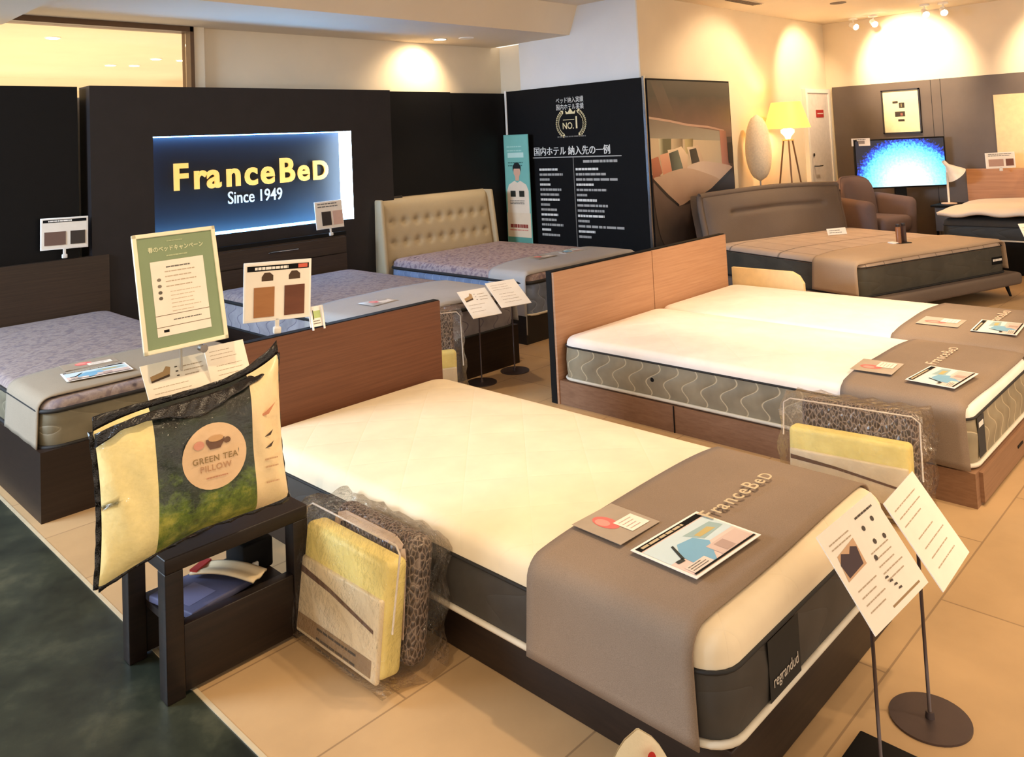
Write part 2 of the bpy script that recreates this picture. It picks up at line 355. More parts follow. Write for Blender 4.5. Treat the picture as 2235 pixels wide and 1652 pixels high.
# ceiling lamps
def downlight(x, y, z, r, label, st=14):
    t = thing('ceiling_downlight', (x, y, z), label, 'ceiling light')
    MB().lathe([(r, -.006), (r + .012, -.006), (r + .014, 0), (r, 0)], WHITE, caps=False).build('trim_ring', t)
    MB().lathe([(r, -.004), (r, 0)], glow((255, 232, 200), st)).build('lens', t); return t
downlight(5.03, 5.78, 2.45, .055, 'bright round downlight in the lowered soffit above the black wall', 22)
def speaker(x, y, z, r, label):
    tag(MB().lathe([(r, -.004), (r, 0)], TAUPE).build('ceiling_disc', None, T(x, y, z)), label, 'ceiling fitting')
speaker(8.35, 3.35, 2.72, .08, 'small dark round disc in the ceiling at upper right')
tag(MB().lathe([(.07, -.006), (.075, 0)], WHITE, n=30).build('smoke_detector', None, T(5.2, 5.6, 2.45)), 'flat white round detector beside the soffit downlight', 'detector')
def track_spot(x, y, tx, ty, tz, label, st=24):
    t = thing('ceiling_spotlight', (x, y, 2.72), label, 'ceiling light', group='spotlights near the right wall')
    MB().lathe([(.05, -.02), (.05, 0)], WHITE).build('base', t)
    q = (Vector((tx, ty, tz)) - Vector((x, y, 2.64))).to_track_quat('Z', 'Y').to_matrix().to_4x4()
    MB().tube([(0, 0, -.02), (0, 0, -.07)], .008, WHITE).build('stem', t)
    MB().lathe([(.03, -.05), (.036, .05)], WHITE, T(0, 0, -.09) @ q).build('housing', t)
    MB().lathe([(.033, .05), (.033, .053)], glow((255, 236, 210), st), T(0, 0, -.09) @ q).build('lens', t)
track_spot(9.75, 3.75, 9.0, 2.5, 2.0, 'left one of the twin white spotlights by the rear right corner')
track_spot(9.7, 3.5, 8.5, 2.5, 1.8, 'right one of the twin white spotlights by the rear right corner')
track_spot(9.4, 2.85, 8.0, 2, 1.6, 'spotlight above the framed picture, left one of its pair')
track_spot(9.45, 2.68, 8.0, 2, 1.6, 'spotlight above the framed picture, right one of its pair')

# ------------------------------------------------------------------ lit sign niche
GOLD = plain((226, 176, 92), .35, .25, emis=((238, 178, 84), .55), name='glowing_gold')  # letter gold with a weak glow of its own added
SILV = plain((190, 186, 180), .4, .2, emis=((210, 206, 198), .35), name='glowing_silver')  # tagline silver, likewise given a faint added glow
t = thing('illuminated_sign', (0, 5.8, 0), 'dark recessed sign with gold letters and blue-white edge lighting', 'sign')
NAVY = plain((17, 19, 24), .5, spec=.3, var=.05, name='navy_board')
MB().box(SX0, SX1, .18, .20, SZ0, SZ1, NAVY).build('back_board', t)
BL = (110, 175, 255); e = .004
MB().box(SX1 - e, SX1, .0, .18, SZ0, SZ1, glow((205, 232, 255), 14, 'glowing_reveal')).build('lit_reveal', t)  # right reveal of the niche, its lit white made a glowing face
MB().box(SX0 + .01, SX1 - .01, .12, .175, SZ1 - .006, SZ1, glow(BL, 20, 'led_strip')).build('light_strip', t)
MB().box(SX0 + .01, SX1 - .01, .02, .175, SZ0, SZ0 + .006, glow((110, 185, 255), 16, 'led_strip')).build('light_strip', t)
MB().box(SX0, SX0 + .004, .12, .175, SZ0, SZ1, glow(BL, 6, 'led_strip')).build('light_strip', t)
def logo(mb, size, mt, x, y, z, ext, off, M, sx=1.0):
    # brand lettering: tall F, lower case rance, tall B, small e, small capital D
    w = size * sx; cx = x
    for ch, s_, adv, dy in (('F', 1.0, .6, 0), ('r', 1.0, .42, 0), ('a', 1.0, .575, 0), ('n', 1.0, .60, 0), ('c', 1.0, .53, 0), ('e', 1.0, .62, 0), ('B', 1.0, .66, 0), ('e', .92, .545, -.012), ('D', .80, .56, -.055)):
        mb.text(ch, size * s_, mt, 0, 0, 0, ext, off * size, 'LEFT', M @ T(cx, y + dy * size, z) @ Matrix.Diagonal((sx, 1, 1, 1)))
        cx += w * adv
SM = T(0, .18, 0) @ XF
mb = MB(); logo(mb, .272, GOLD, 2.535, 1.295, .012, .008, .026, SM, .955); mb.build('letters', t)
MB().text('Since 1949', .135, SILV, 3.20, 1.115, .006, .004, .0008, 'CENTER', SM, .80).build('tagline', t)

# ------------------------------------------------------------------ black award board and bedroom photograph board
BW = Matrix(((0, 0, -1, 0), (-1, 0, 0, 0), (0, 1, 0, 0), (0, 0, 0, 1)))     # local x -> -Y, local y -> Z, out -> -X
t = thing('award_display_board', (5.95, 0, 0), 'tall black display board with gold laurel crest and white lists of text', 'display board')
MB().box(0, .045, 4.15, 5.84, 0, 1.965, BLACKM).build('board', t)
MB().box(-.006, .012, 5.84, 5.865, 0, 1.975, WHITE).build('edge_trim', t)
MB().box(-.012, .02, 4.128, 4.152, 0, 1.975, STEEL).build('corner_post', t)
GRAY = ink((170, 168, 164)); GW = ink((226, 224, 218)); DG = ink((110, 106, 100)); GD = ink((232, 214, 166))
mb = MB(); [mb.text('国内ホテル 納入先の一例', .092, GW, -5.02 + k_ * .0022, 1.335, .002 + k_ * .0001, 0, 0, 'CENTER', BW, .92) for k_ in (0, 1, 2)]; 
mb.rect(-5.51, -4.42, 1.275, 1.285, .002, GRAY, BW); mb.rect(-4.994, -4.984, .0, 1.275, .002, DG, BW); mb.build('title_print', t)
mb = MB(); mb.text('ベッド納入実績', .062, GW, -5.0, 1.82, .002, 0, 0, 'CENTER', BW, .8); mb.text('国内ホテル実績', .062, GW, -5.0, 1.755, .002, 0, 0, 'CENTER', BW, .8); mb.build('heading_print', t)
mb = MB()
for sgn in (-1, 1):
    n = 15
    for i in range(n):
        a = R(-52 + 104 * i / (n - 1)); rr = .165; cx = -4.995 + sgn * math.cos(a) * rr * 1.02; cy = 1.6 + math.sin(a) * rr * .85
        q = T(cx, cy, .003) @ Matrix.Rotation(a * sgn + (0 if sgn > 0 else math.pi), 4, 'Z')
        for k in (-1, 1): mb.poly([(0, -.018), (.022 * k, 0), (.012 * k, .026), (0, .014)] if k > 0 else [(0, .014), (.012 * k, .026), (.022 * k, 0), (0, -.018)], 0, GD, BW @ q)
mb.poly([(-5.05, 1.69), (-4.94, 1.69), (-4.93, 1.725), (-4.962, 1.705), (-4.995, 1.745), (-5.028, 1.705), (-5.06, 1.725)], .003, GD, BW)
mb.text('NO.', .088, GD, -5.03, 1.575, .003, 0, .001, 'CENTER', BW, .9); mb.text('1', .16, GD, -4.925, 1.6, .003, 0, .003, 'CENTER', BW, .9)
mb.rect(-5.09, -4.95, 1.632, 1.638, .003, GD, BW); mb.lines(-5.17, -4.82, 1.475, 1, .02, .012, DG, .003, BW, 0); tag(mb.build('laurel_crest', t), 'gold laurel crest reading NO.1')
mb = MB(); mb.lines(-4.87, -4.47, 1.235, 1, .03, .024, GRAY, .002, BW, 0)
wl = [.24, .31, .13, .14, .29, .25, .25, .12, .21, .22, .20, .29, .12, .24]; wr = [.28, .37, .5, .21, .36, .13, .24, .37, .33, .32, .14, .56, .2, .15]
mbr = MB()
for i in range(14):
    y = 1.163 - i * .0487; c = GRAY if i % 3 else GW
    mb.lines(-5.43, -5.43 + wl[i], y, 1, .03, .022, c, .002, BW, .05); mbr.lines(-4.965, -4.965 + wr[i], y, 1, .03, .022, c, .002, BW, .05)
mbr.build('right_list_print', t)
mb.build('left_list_print', t)
PM = T(0, 4.12, 0) @ XF
t = thing('photo_display_board', (0, 0, 0), 'tall display board printed with a dim photograph of a hotel bedroom', 'display board')
MB().box(5.965, 7.4, 4.12, 4.17, 0, 1.955, BLACKM).build('board', t)
def tone(c1, c2, ax, a, b):
    """printed ink that runs from one tone to another across the picture"""
    mt, nt, bs_ = nodes('photo_print'); tc = N(nt, 'ShaderNodeTexCoord'); sp = N(nt, 'ShaderNodeSeparateXYZ'); nt.links.new(tc.outputs['Object'], sp.inputs[0])
    v = mathn(nt, 'MULTIPLY', mathn(nt, 'SUBTRACT', sp.outputs[ax], a), 1 / (b - a)); n = noise(nt, tc.outputs['Object'], 6, 3)
    v = mathn(nt, 'ADD', v, mathn(nt, 'MULTIPLY', mathn(nt, 'SUBTRACT', n, .5), .35))
    nt.links.new(ramp(nt, v, [(0, lin(c1)), (1, lin(c2))]), bs_.inputs['Base Color']); bs_.inputs['Roughness'].default_value = .3; return mt
def smooth(p, n=6):
    out = []; L = len(p)
    for i in range(L):
        p0, p1, p2, p3 = p[i - 1], p[i], p[(i + 1) % L], p[(i + 2) % L]
        for k in range(n):
            t_ = k / n; out.append(tuple(.5 * (2 * p1[d] + (p2[d] - p0[d]) * t_ + (2 * p0[d] - 5 * p1[d] + 4 * p2[d] - p3[d]) * t_ * t_ + (3 * p1[d] - p0[d] - 3 * p2[d] + p3[d]) * t_ ** 3) for d in (0, 1)))
    return out
PP = [(tone((112, 84, 74), (40, 35, 32), 2, 1.5, 1.8), [(5.97, 1.4), (7.39, 1.4), (7.39, 1.94), (5.97, 1.94)]),
 (tone((30, 26, 26), (62, 50, 46), 2, .5, 1.0), [(5.97, .02), (7.39, .02), (7.39, 1.4), (5.97, 1.4)]),
 (tone((96, 74, 62), (46, 40, 37), 2, 1.6, 1.95), [(6.02, 1.93), (6.2, 1.93), (6.42, 1.56), (6.22, 1.58)]),
 (tone((150, 144, 130), (122, 108, 96), 2, 1.4, 1.6), [(5.97, 1.6), (6.59, 1.52), (7.25, 1.45), (7.3, 1.33), (5.97, 1.40)]),
 (tone((190, 160, 142), (170, 134, 118), 0, 6, 7.2), [(5.97, 1.615), (6.3, 1.58), (6.6, 1.54), (6.95, 1.515), (7.25, 1.47), (7.25, 1.455), (6.95, 1.495), (6.59, 1.52), (6.3, 1.56), (5.97, 1.595)]),
 (tone((200, 180, 150), (168, 156, 134), 0, 6.6, 7.3), [(5.97, 1.425), (7.28, 1.36), (7.31, 1.08), (6.54, 1.05), (5.97, 1.1)]),
 (tone((206, 200, 168), (104, 102, 74), 0, 6.1, 6.17), [(6.1, 1.415), (6.3, 1.41), (6.28, 1.2), (6.11, 1.2)]),
 (tone((200, 182, 150), (112, 94, 70), 0, 6.32, 6.5), [(6.32, 1.41), (6.49, 1.405), (6.48, 1.25), (6.33, 1.25)]),
 (tone((196, 180, 130), (120, 104, 66), 0, 6.52, 6.66), [(6.52, 1.40), (6.67, 1.40), (6.65, 1.27), (6.53, 1.26)]),
 (tone((176, 118, 98), (128, 84, 70), 0, 7.15, 7.3), [(7.16, 1.47), (7.28, 1.46), (7.32, 1.1), (7.17, 1.12)]),
 (tone((150, 90, 68), (186, 116, 88), 2, 1.08, 1.25), [(5.97, 1.24), (6.08, 1.26), (6.13, 1.11), (5.98, 1.04)]),
 (tone((200, 136, 110), (222, 168, 138), 2, 1.1, 1.28), [(6.1, 1.27), (6.25, 1.29), (6.29, 1.1), (6.14, 1.09)]),
 (tone((190, 160, 134), (232, 210, 180), 2, 1.1, 1.32), [(6.23, 1.31), (6.34, 1.315), (6.46, 1.335), (6.56, 1.25), (6.53, 1.1), (6.3, 1.08)]),
 (tone((56, 62, 54), (104, 114, 100), 0, 6.26, 6.42), [(6.25, 1.28), (6.4, 1.305), (6.47, 1.13), (6.29, 1.09)]),
 (tone((226, 206, 178), (190, 166, 140), 0, 6.55, 6.8), [(6.55, 1.325), (6.65, 1.325), (6.75, 1.34), (6.83, 1.19), (6.63, 1.14)]),
 (tone((40, 38, 30), (70, 64, 48), 0, 6.6, 6.75), [(6.59, 1.3), (6.71, 1.31), (6.76, 1.18), (6.62, 1.165)]),
 (tone((46, 38, 36), (104, 86, 78), 2, .6, 1.03), smooth([(5.98, 1.04), (6.15, .95), (6.37, .80), (6.75, .80), (6.7, .5), (6.3, .4), (6.05, .55)], 4)),
 (tone((30, 24, 24), (44, 36, 36), 2, .8, 1.1), [(6.86, .93), (7.37, 1.11), (7.38, .70), (6.7, .60)]),
 (tone((206, 186, 170), (170, 146, 132), 0, 6.7, 7.3), smooth([(6.54, 1.13), (6.68, 1.17), (6.82, 1.18), (7.1, 1.15), (7.36, 1.10), (7.24, 1.04), (7.12, .985), (6.9, 1.04)], 4)),
 (tone((150, 122, 104), (190, 164, 142), 2, .85, 1.12), smooth([(5.99, 1.06), (6.1, 1.085), (6.3, 1.12), (6.54, 1.13), (6.8, 1.08), (7.1, .99), (6.98, .93), (6.8, .88), (6.6, .85), (6.37, .80), (6.2, .90)], 4)),
 (plain((24, 20, 20), .3, name='photo_print'), [(6.96, .925), (7.37, 1.10), (7.38, 1.065), (7.16, .965), (7.0, .895)]), (plain((30, 24, 22), .3, name='photo_print'), [(5.98, 1.07), (6.2, .915), (6.37, .81), (6.36, .79), (6.18, .89), (5.98, 1.04)]),
 (plain((24, 18, 18), .3, name='photo_print'), [(7.29, 1.34), (7.38, 1.345), (7.385, 1.13), (7.3, 1.14)])]
mb = MB()
for i, (c, p) in enumerate(PP): mb.poly(p, .001 + i * .0002, c, PM)
mb.build('photo_print', t)

# teal banner stand in front of the award board
t = thing('banner_stand', (5.87, 5.66, 0), 'narrow teal banner stand leaning at the black board with a person on it', 'banner')
bs = MB(); TM = T(0, 0, 0) @ Matrix(((0, 0, -1, 0), (-1, 0, 0, 0), (0, 1, 0, 0), (0, 0, 0, 1)))
bs.box(-.002, .004, -.17, .17, .03, 1.52, ink((112, 178, 168))).build('banner_frame', t)
mb = MB(); z = .003
mb.rect(-.16, .16, .06, .5, z, ink((98, 160, 146)), TM); mb.rect(-.16, .16, .74, 1.51, z, ink((124, 190, 180)), TM)
mb.rect(-.12, .1, 1.29, 1.34, z + .001, ink((198, 232, 224)), TM); mb.lines(-.13, .12, 1.4, 2, .04, .012, ink((170, 215, 206)), z + .001, TM, .3); mb.lines(-.12, .12, 1.24, 2, .03, .01, ink((60, 110, 104)), z + .001, TM, .2)
mb.poly([(-.15, .74), (-.148, .96), (-.12, 1.02), (-.04, 1.06), (0, 1.04), (.04, 1.06), (.12, 1.02), (.148, .96), (.15, .74)], z + .001, ink((240, 222, 200)), TM)
mb.poly([(-.025, 1.06), (-.028, 1.1), (-.045, 1.13), (-.045, 1.18), (.045, 1.18), (.045, 1.13), (.028, 1.1), (.025, 1.06)], z + .002, ink((226, 176, 150)), TM)
mb.poly([(-.055, 1.15), (-.055, 1.20), (-.03, 1.235), (.0, 1.24), (.03, 1.235), (.055, 1.20), (.055, 1.15), (.04, 1.18), (-.04, 1.18)], z + .003, ink((24, 26, 26)), TM)
mb.rect(-.1, -.03, .9, .96, z + .003, ink((34, 34, 26)), TM); mb.rect(.02, .09, .9, .96, z + .003, ink((40, 38, 26)), TM); mb.lines(-.11, .11, .86, 3, .014, .007, ink((120, 112, 100)), z + .003, TM, .2)
mb.rect(-.16, .16, .5, .74, z + .001, ink((236, 214, 186)), TM); mb.lines(-.12, .12, .61, 1, .02, .035, ink((150, 60, 48)), z + .002, TM, 0); mb.lines(-.13, .12, .57, 1, .02, .01, ink((220, 130, 110)), z + .002, TM, 0)
mb.rect(.1, .12, .13, .17, z + .002, ink((40, 96, 90)), TM); mb.build('banner_print', t)
MB().box(-.03, .05, -.17, .17, 0, .03, WHITE).build('foot_base', t)
MB().tube([(.01, .17, .02), (.01, .17, 1.53)], .008, STEEL).build('support_pole', t)

# ------------------------------------------------------------------ mattresses, beds and runners
def outline(w, l, r, d=0, n=6, m=14):
    hw, hl = w / 2 - d, l / 2 - d; r = max(r - d * .6, .012); r = min(r, hw, hl); pts = []
    for cx, cy, a0 in ((hw - r, hl - r, 0), (-hw + r, hl - r, 90), (-hw + r, -hl + r, 180), (hw - r, -hl + r, 270)):
        for k in range(n + 1): a = R(a0 + 90 * k / n); pts.append((cx + r * math.cos(a), cy + r * math.sin(a)))
        # straight run to the next corner
        a = R(a0 + 90); p = pts[-1]; nx = {0: (-hw + r, hl), 90: (-hw, -hl + r), 180: (hw - r, -hl), 270: (hw, hl - r)}[a0]
        for k in range(1, m): pts.append((p[0] + (nx[0] - p[0]) * k / m, p[1] + (nx[1] - p[1]) * k / m))
    return pts
class Mat:
    """mattress geometry in its own frame: centre of the underside at the origin"""
    def __init__(s, w, l, h, Rr=.045, crown=.025, rc=.09, top=.06): s.w, s.l, s.h, s.R, s.c, s.rc, s.top = w, l, h, Rr, crown, rc, top
    def z(s, d):
        if d < s.R: return s.h - s.R + math.sqrt(max(0, s.R ** 2 - (s.R - max(d, 0)) ** 2))
        return s.h + s.c * (1 - math.exp(-(d - s.R) / .14))
    def zat(s, x, y): return s.z(min(s.w / 2 - abs(x), s.l / 2 - abs(y)))
    def rings(s, prof, mt, cap):
        mb = MB(); vs = []; n = None
        for d, z in prof:
            o = outline(s.w, s.l, s.rc, d); n = len(o); vs += [(x, y, z) for x, y in o]
        fs = [(i * n + k, i * n + (k + 1) % n, (i + 1) * n + (k + 1) % n, (i + 1) * n + k) for i in range(len(prof) - 1) for k in range(n)]
        if cap: fs.append([(len(prof) - 1) * n + k for k in range(n)])
        mb.add(vs, fs, mt, None, True); return mb
def mattress(name, cx, cy, z, M_, top, side, label, rz=0, pip_top=PIPD, pip_bot=PIPW, inset=0, pr=.005):
    t = thing(name, (cx, cy, z), label, 'mattress', rz)
    zt = M_.h - M_.top
    prof = [(-.002, zt)] + [(M_.R * (1 - math.cos(R(a))), M_.h - M_.R + M_.R * math.sin(R(a))) for a in range(0, 91, 15)]
    prof += [(M_.R + d, M_.z(M_.R + d)) for d in (.02, .05, .09, .14, .2, .28, .36, min(M_.w, M_.l) / 2 - M_.R - .03)]
    M_.rings(prof, top, True).build('quilted_top', t)
    b = M_.rings([(.0, .012), (inset - .004, zt * .35), (inset - .006, zt * .6), (0, zt)], side, False)
    o = outline(M_.w, M_.l, M_.rc); b.add([(x, y, .012) for x, y in o], [list(range(len(o)))[::-1]], side); b.build('border', t)
    MB().tube([(x, y, zt) for x, y in outline(M_.w + .008, M_.l + .008, M_.rc)], pr, pip_top, closed=True, n=6).build('piping', t)
    MB().tube([(x, y, .012) for x, y in outline(M_.w + .008, M_.l + .008, M_.rc)], .0085, pip_bot, closed=True, n=6).build('piping', t)
    return t
def runner(name, t, M_, y0, y1, zl, zr, mt, label, wob=.004, amp=0, seed=1, parent_loc=None, xl=None, xr=None):
    rd = random.Random(seed); hw = M_.w / 2; R0 = M_.R; path = []
    if xl is None:
        for k in range(8): path.append(('l', k / 8))
        for a in range(0, 90, 15): path.append(('al', a))
        xs = -hw + R0
    else: xs = xl
    xe = hw - R0 if xr is None else xr
    nt_ = 28
    for k in range(nt_ + 1): path.append(('t', xs + (xe - xs) * k / nt_))
    if xr is None:
        for a in range(75, -1, -15): path.append(('ar', a))
        for k in range(1, 9): path.append(('r', k / 8))
    NV = 16; ph = rd.uniform(0, 6)
    def pt(p, v):
        kind, q = p; yy = y0 + (y1 - y0) * v; fold = amp * math.sin(v * 9 + ph)
        dy = min(M_.l / 2 - abs(yy), 1.0); o = .006
        if kind == 't':
            z_ = M_.zat(q, yy) + o + amp * .6 * math.sin(q * 7 + v * 3 + ph) ** 2; x = q; yy += wob * math.sin(q * 6 + ph)
        elif kind in ('al', 'ar'):
            sg = -1 if kind == 'al' else 1; d = R0 * (1 - math.cos(R(q))); x = sg * (hw - d + o * math.cos(R(q)))
            z_ = min(M_.h - R0 + R0 * math.sin(R(q)), M_.z(max(dy, 0))) + o * math.sin(R(q))
        else:
            sg = -1 if kind == 'l' else 1; zb = zl if kind == 'l' else zr; u = q if kind == 'l' else 1 - q
            z_ = zb + (M_.h - R0 - zb) * u; x = sg * (hw + o + (1 - u) * (.006 + abs(fold)))
            yy += (1 - u) * .008 * (1 if v > .5 else -1)
        return (x, yy, z_)
    n = len(path); mb = MB(); mb.grid(lambda u, v: pt(path[round(u * (n - 1))], v), n, NV, mt)
    o = mb.build(name, None, None, solid=.005); o.location = t.location; o.rotation_euler = t.rotation_euler
    return tag(o, label, 'bed runner')
def bed(name, loc, label, rz=0): return thing(name, loc, label, 'bed', rz)

# ---- bed at the front: single bed with red-brown headboard
YH = 3.04
t = bed('single_bed', (2.06, 2.0, 0), 'front single bed with a plain red-brown wooden headboard and dark base')
mb = MB(); mb.box(-.5, .515, 1.05, 1.09, 0, .705, BLACK); mb.box(-.497, .512, 1.04, 1.052, 0, .702, REDW); mb.build('headboard', t)
MB().rbox(-.48, .44, -1.03, 1.04, 0, .13, .004, DARKW2).build('base', t)
MF = Mat(.99, 2.05, .235, .05, .02, .08, .075)
DGREY = quilt_side((58, 54, 50), (74, 70, 64), 16, .2, False)
mf = mattress('single_mattress', 2.045, 1.995, .13, MF, CREAM, DGREY, 'cream topped mattress with dark grey sides on the front bed', pip_top=PIPD)
mb = MB(); MX = T(0, -1.025 - .006, 0) @ XF
mb.rect(-.30, -.145, .015, .155, .002, plain((20, 20, 18), .7, name='label_cloth'), MX); mb.text('regrandud', .036, ink((190, 182, 170)), -.222, .058, .004, 0, .0004, 'CENTER', MX, .85)
tag(mb.build('brand_label', mf), 'black cloth label with small pale lettering')
rf = runner('bed_runner', mf, MF, -.965, -.475, .0, .02, GREYF, 'taupe grey runner with pale brand lettering across the front bed', seed=2)
mb = MB(); logo(mb, .068, ink((200, 182, 150)), -.075, -.745, .272, .0006, .006, Matrix.Identity(4), 1.05); mb.build('brand_lettering', rf)

# ---- double pair in the middle: two mattresses on one frame
t = bed('double_bed', (4.35, 2.0, 0), 'pale oak double bed with two-panel headboard and two white mattresses')
mb = MB(); mb.box(-.955, .925, 1.05, 1.09, 0, .72, BLACK); mb.box(-.952, -.003, 1.036, 1.052, 0, .714, OAK); mb.box(.003, .922, 1.036, 1.052, 0, .714, OAK); mb.build('headboard', t)
mb = MB(); mb.box(-.945, .92, -1.02, 1.036, 0, .128, MIDW); mb.build('base', t)
for k, (x, y) in enumerate(((-.947, .30), (-.947, -.62))):
    MB().box(x - .002, x, y - .003, y + .003, .0, .128, BLACK).build('drawer_seam', t)
mb = MB(); mb.box(-.90, -.02, -1.034, -1.02, .012, .122, MIDW); dr = mb.build('drawer', t)
MB().box(-.40, -.32, -1.037, -1.033, .065, .075, BLACK).build('handle_slot', dr)
mb = MB(); mb.box(.0, .88, -1.034, -1.02, .012, .122, MIDW); dr = mb.build('drawer', t)
MB().box(.40, .48, -1.037, -1.033, .065, .075, BLACK).build('handle_slot', dr)
MM = Mat(.935, 2.03, .235, .04, .022, .07, .05)
OLIVE = quilt_side((142, 130, 106), (200, 184, 152), 30, .5)
IVORY = quilt_top((244, 232, 222), 9, .3, .005)
ma = mattress('white_mattress', 3.888, 2.005, .13, MM, IVORY, OLIVE, 'white mattress with wavy grey side, the near one of the oak bed')
mb2 = mattress('white_mattress', 4.835, 2.005, .13, MM, IVORY, OLIVE, 'white mattress of the oak bed, the far one beside the low rail')
mb = MB(); MX = T(0, -1.015 - .006, 0) @ XF; mb.rect(-.40, -.31, .03, .18, .001, plain((40, 40, 42), .7, name='label_cloth'), MX); mb.lines(-.385, -.325, .15, 1, .02, .02, WHITE, .002, MX, 0); mb.build('brand_label', ma)
mb = MB(); mb.lathe([(.011, 0), (.011, .004)], BLACKM, T(-.4695, .42, .1) @ Matrix.Rotation(R(-90), 4, 'Y'), n=14); mb.build('air_vent', ma)
ra = runner('bed_runner', ma, MM, -1.004, -.53, .005, .17, GREYF, 'taupe runner across the near mattress of the oak bed', amp=.006, seed=5)
rb = runner('bed_runner', mb2, MM, -1.0, -.40, .17, .02, GREYF, 'taupe runner across the far mattress of the oak bed', amp=.004, seed=8)
for o, nm in ((ra, 0), (rb, 1)):
    mb = MB(); logo(mb, .066, ink((226, 196, 168)), -.06, -.76, .268, .0006, .006, Matrix.Identity(4), 1.0); mb.build('brand_lettering', o)
# pale safety rail on the far side
t = thing('bed_guard_rail', (5.335, 2.78, 0), 'low cream wooden guard rail at the far side of the oak bed', 'rail')
RAIL = plain((232, 206, 156), .5, name='maple_rail')
mb = MB(); mb.prism([(-.28, .33), (.25, .33), (.25, .475), (-.2, .475), (-.25, .45), (-.28, .40)], -.015, .015, RAIL, Matrix(((0, 0, 1, 0), (1, 0, 0, 0), (0, 1, 0, 0), (0, 0, 0, 1)))); mb.build('rail_panel', t)
for y in (-.2, .18): MB().box(-.012, .012, y - .02, y + .02, 0, .34, RAIL).build('post', t)

# ---- left bed against the wall
DAM = quilt_top((138, 124, 122), 12, .5, .006, ((122, 110, 116), (152, 138, 134), (84, 74, 78)))
t = bed('storage_bed', (1.53, 4.75, 0), 'dark brown box bed at the far left, headboard against the black wall')
mb = MB(); mb.box(-.5, .49, 1.03, 1.085, 0, .825, DARKW); mb.build('headboard', t)
mb = MB(); mb.box(-.5, .48, -1.0, 1.03, 0, .28, DARKW2); mb.build('base', t)
ML = Mat(.95, 2.0, .2, .04, .02, .08, .042)
BSIDE = quilt_side((118, 110, 90), (132, 124, 104), 18, .6)
ml = mattress('patterned_mattress', 1.525, 4.77, .27, ML, DAM, BSIDE, 'mauve patterned mattress on the far left bed', pr=.009, pip_top=PIPD, pip_bot=PIPD)
rl = runner('bed_runner', ml, ML, -.955, -.5, .01, .02, RUN1, 'light taupe runner across the far left bed', amp=.003, seed=3)

# ---- second bed against the wall, under the sign
t = bed('storage_bed', (3.29, 4.8, 0), 'dark bed with a drawer-front headboard under the lit sign')
hb = MB(); hb.box(-.6, .58, .955, 1.0, 0, .745, DARKW); hb.box(-.6, .58, .93, .956, .0, .60, DARKW); hb = hb.build('headboard', t)
f = MB(); f.box(-.56, .575, .925, .94, .61, .735, DARKW); f = f.build('flap_door', t)
MB().tube([(-.13, .918, .688), (.12, .918, .688)], .006, STEEL).build('handle', f)
f = MB(); f.box(-.62, .6, .96, 1.0, .745, .775, BLACK); f.build('shelf_top', t)
MB().box(-.6, .59, -1.0, .93, 0, .25, DARKW2).build('base', t)
MW = Mat(1.18, 1.9, .235, .045, .02, .09, .05)
m2 = mattress('patterned_mattress', 3.29, 4.76, .24, MW, DAM, quilt_side((150, 146, 152), (108, 102, 122), 24, .5), 'mauve patterned mattress on the bed under the lit sign', pr=.012, pip_top=PIPD, pip_bot=PIPD)
r2 = runner('bed_runner', m2, MW, -.94, -.30, .03, .03, RUN2, 'pale grey runner on the bed under the lit sign', amp=.004, seed=4)

# ---- upholstered bed with button tufted headboard
BEIGE = fabric((176, 160, 132), 300, .06)
t = bed('upholstered_bed', (4.90, 4.87, 0), 'upholstered bed with a beige button tufted headboard')
def tuft(u, v):
    x = -.68 + 1.36 * u; z = .18 + .82 * v; ed = min(u, 1 - u) * 1.36; ez = (1 - v) * .82
    y = -.075 * (1 - math.exp(-min(ed, ez) / .03)) if v < .999 else 0
    for row, zc in enumerate((.80, .62, .44)):
        for k in range(9):
            xc = -.56 + k * .14 + (.0 if row % 2 else .0); d2 = (x - xc) ** 2 + (z - zc) ** 2
            y += .026 * math.exp(-d2 / .0011) + .009 * math.exp(-abs(z - zc) / .012) * math.exp(-((x - xc) / .05) ** 2)
    return (x * (1 - .03 * v), y + .86 + .10 * v, z)
mb = MB(); mb.grid(tuft, 100, 62, BEIGE)
mb.add([(-.68, .86, .0), (.68, .86, 0), (.68, .90, 0), (-.68, .90, 0), (-.66, .97, 1.005), (.66, .97, 1.005), (.66, 1.0, .99), (-.66, 1.0, .99)], [(0, 1, 5, 4), (3, 7, 6, 2), (0, 4, 7, 3), (1, 2, 6, 5), (4, 5, 6, 7)], BEIGE)
hb = mb.build('headboard', t)
for s_ in (-1, 1): MB().rbox(s_ * .68 - .02, s_ * .68 + .02, -.11, .04, 0, 1.0, .015, BEIGE, Matrix(((1, 0, -.02 * s_, 0), (0, 1, .1, .86), (0, 0, 1, 0), (0, 0, 0, 1)))).build('headboard_edge', t)

for row, zc in enumerate((.80, .62)):
    for k in range(9):
        v = (zc - .18) / .82; xc = (-.56 + k * .14) * (1 - .03 * v)
        MB().lathe([(.0, -.004), (.009, -.002), (.011, .002)], BEIGE, T(xc, .86 + .1 * v - .047, zc) @ Matrix.Rotation(R(90), 4, 'X'), n=10, caps=False).build('button', t)
MB().box(-.66, .68, -.8, .8, 0, .2, plain((26, 22, 20), .6, name='dark_base')).build('base', t)
MT = Mat(1.34, 1.62, .31, .05, .03, .09, .07)
m3 = mattress('patterned_mattress', 4.93, 4.87, .19, MT, quilt_top((148, 130, 132), 12, .5, .006, ((124, 106, 114), (168, 150, 146), (92, 76, 80))), quilt_side((118, 132, 160), (150, 160, 184), 34, .6), 'mauve topped mattress with side tinted by the blue sign light by the tufted headboard', pr=.013, pip_top=PIPD)  # blue light from the sign is mixed into the side colour
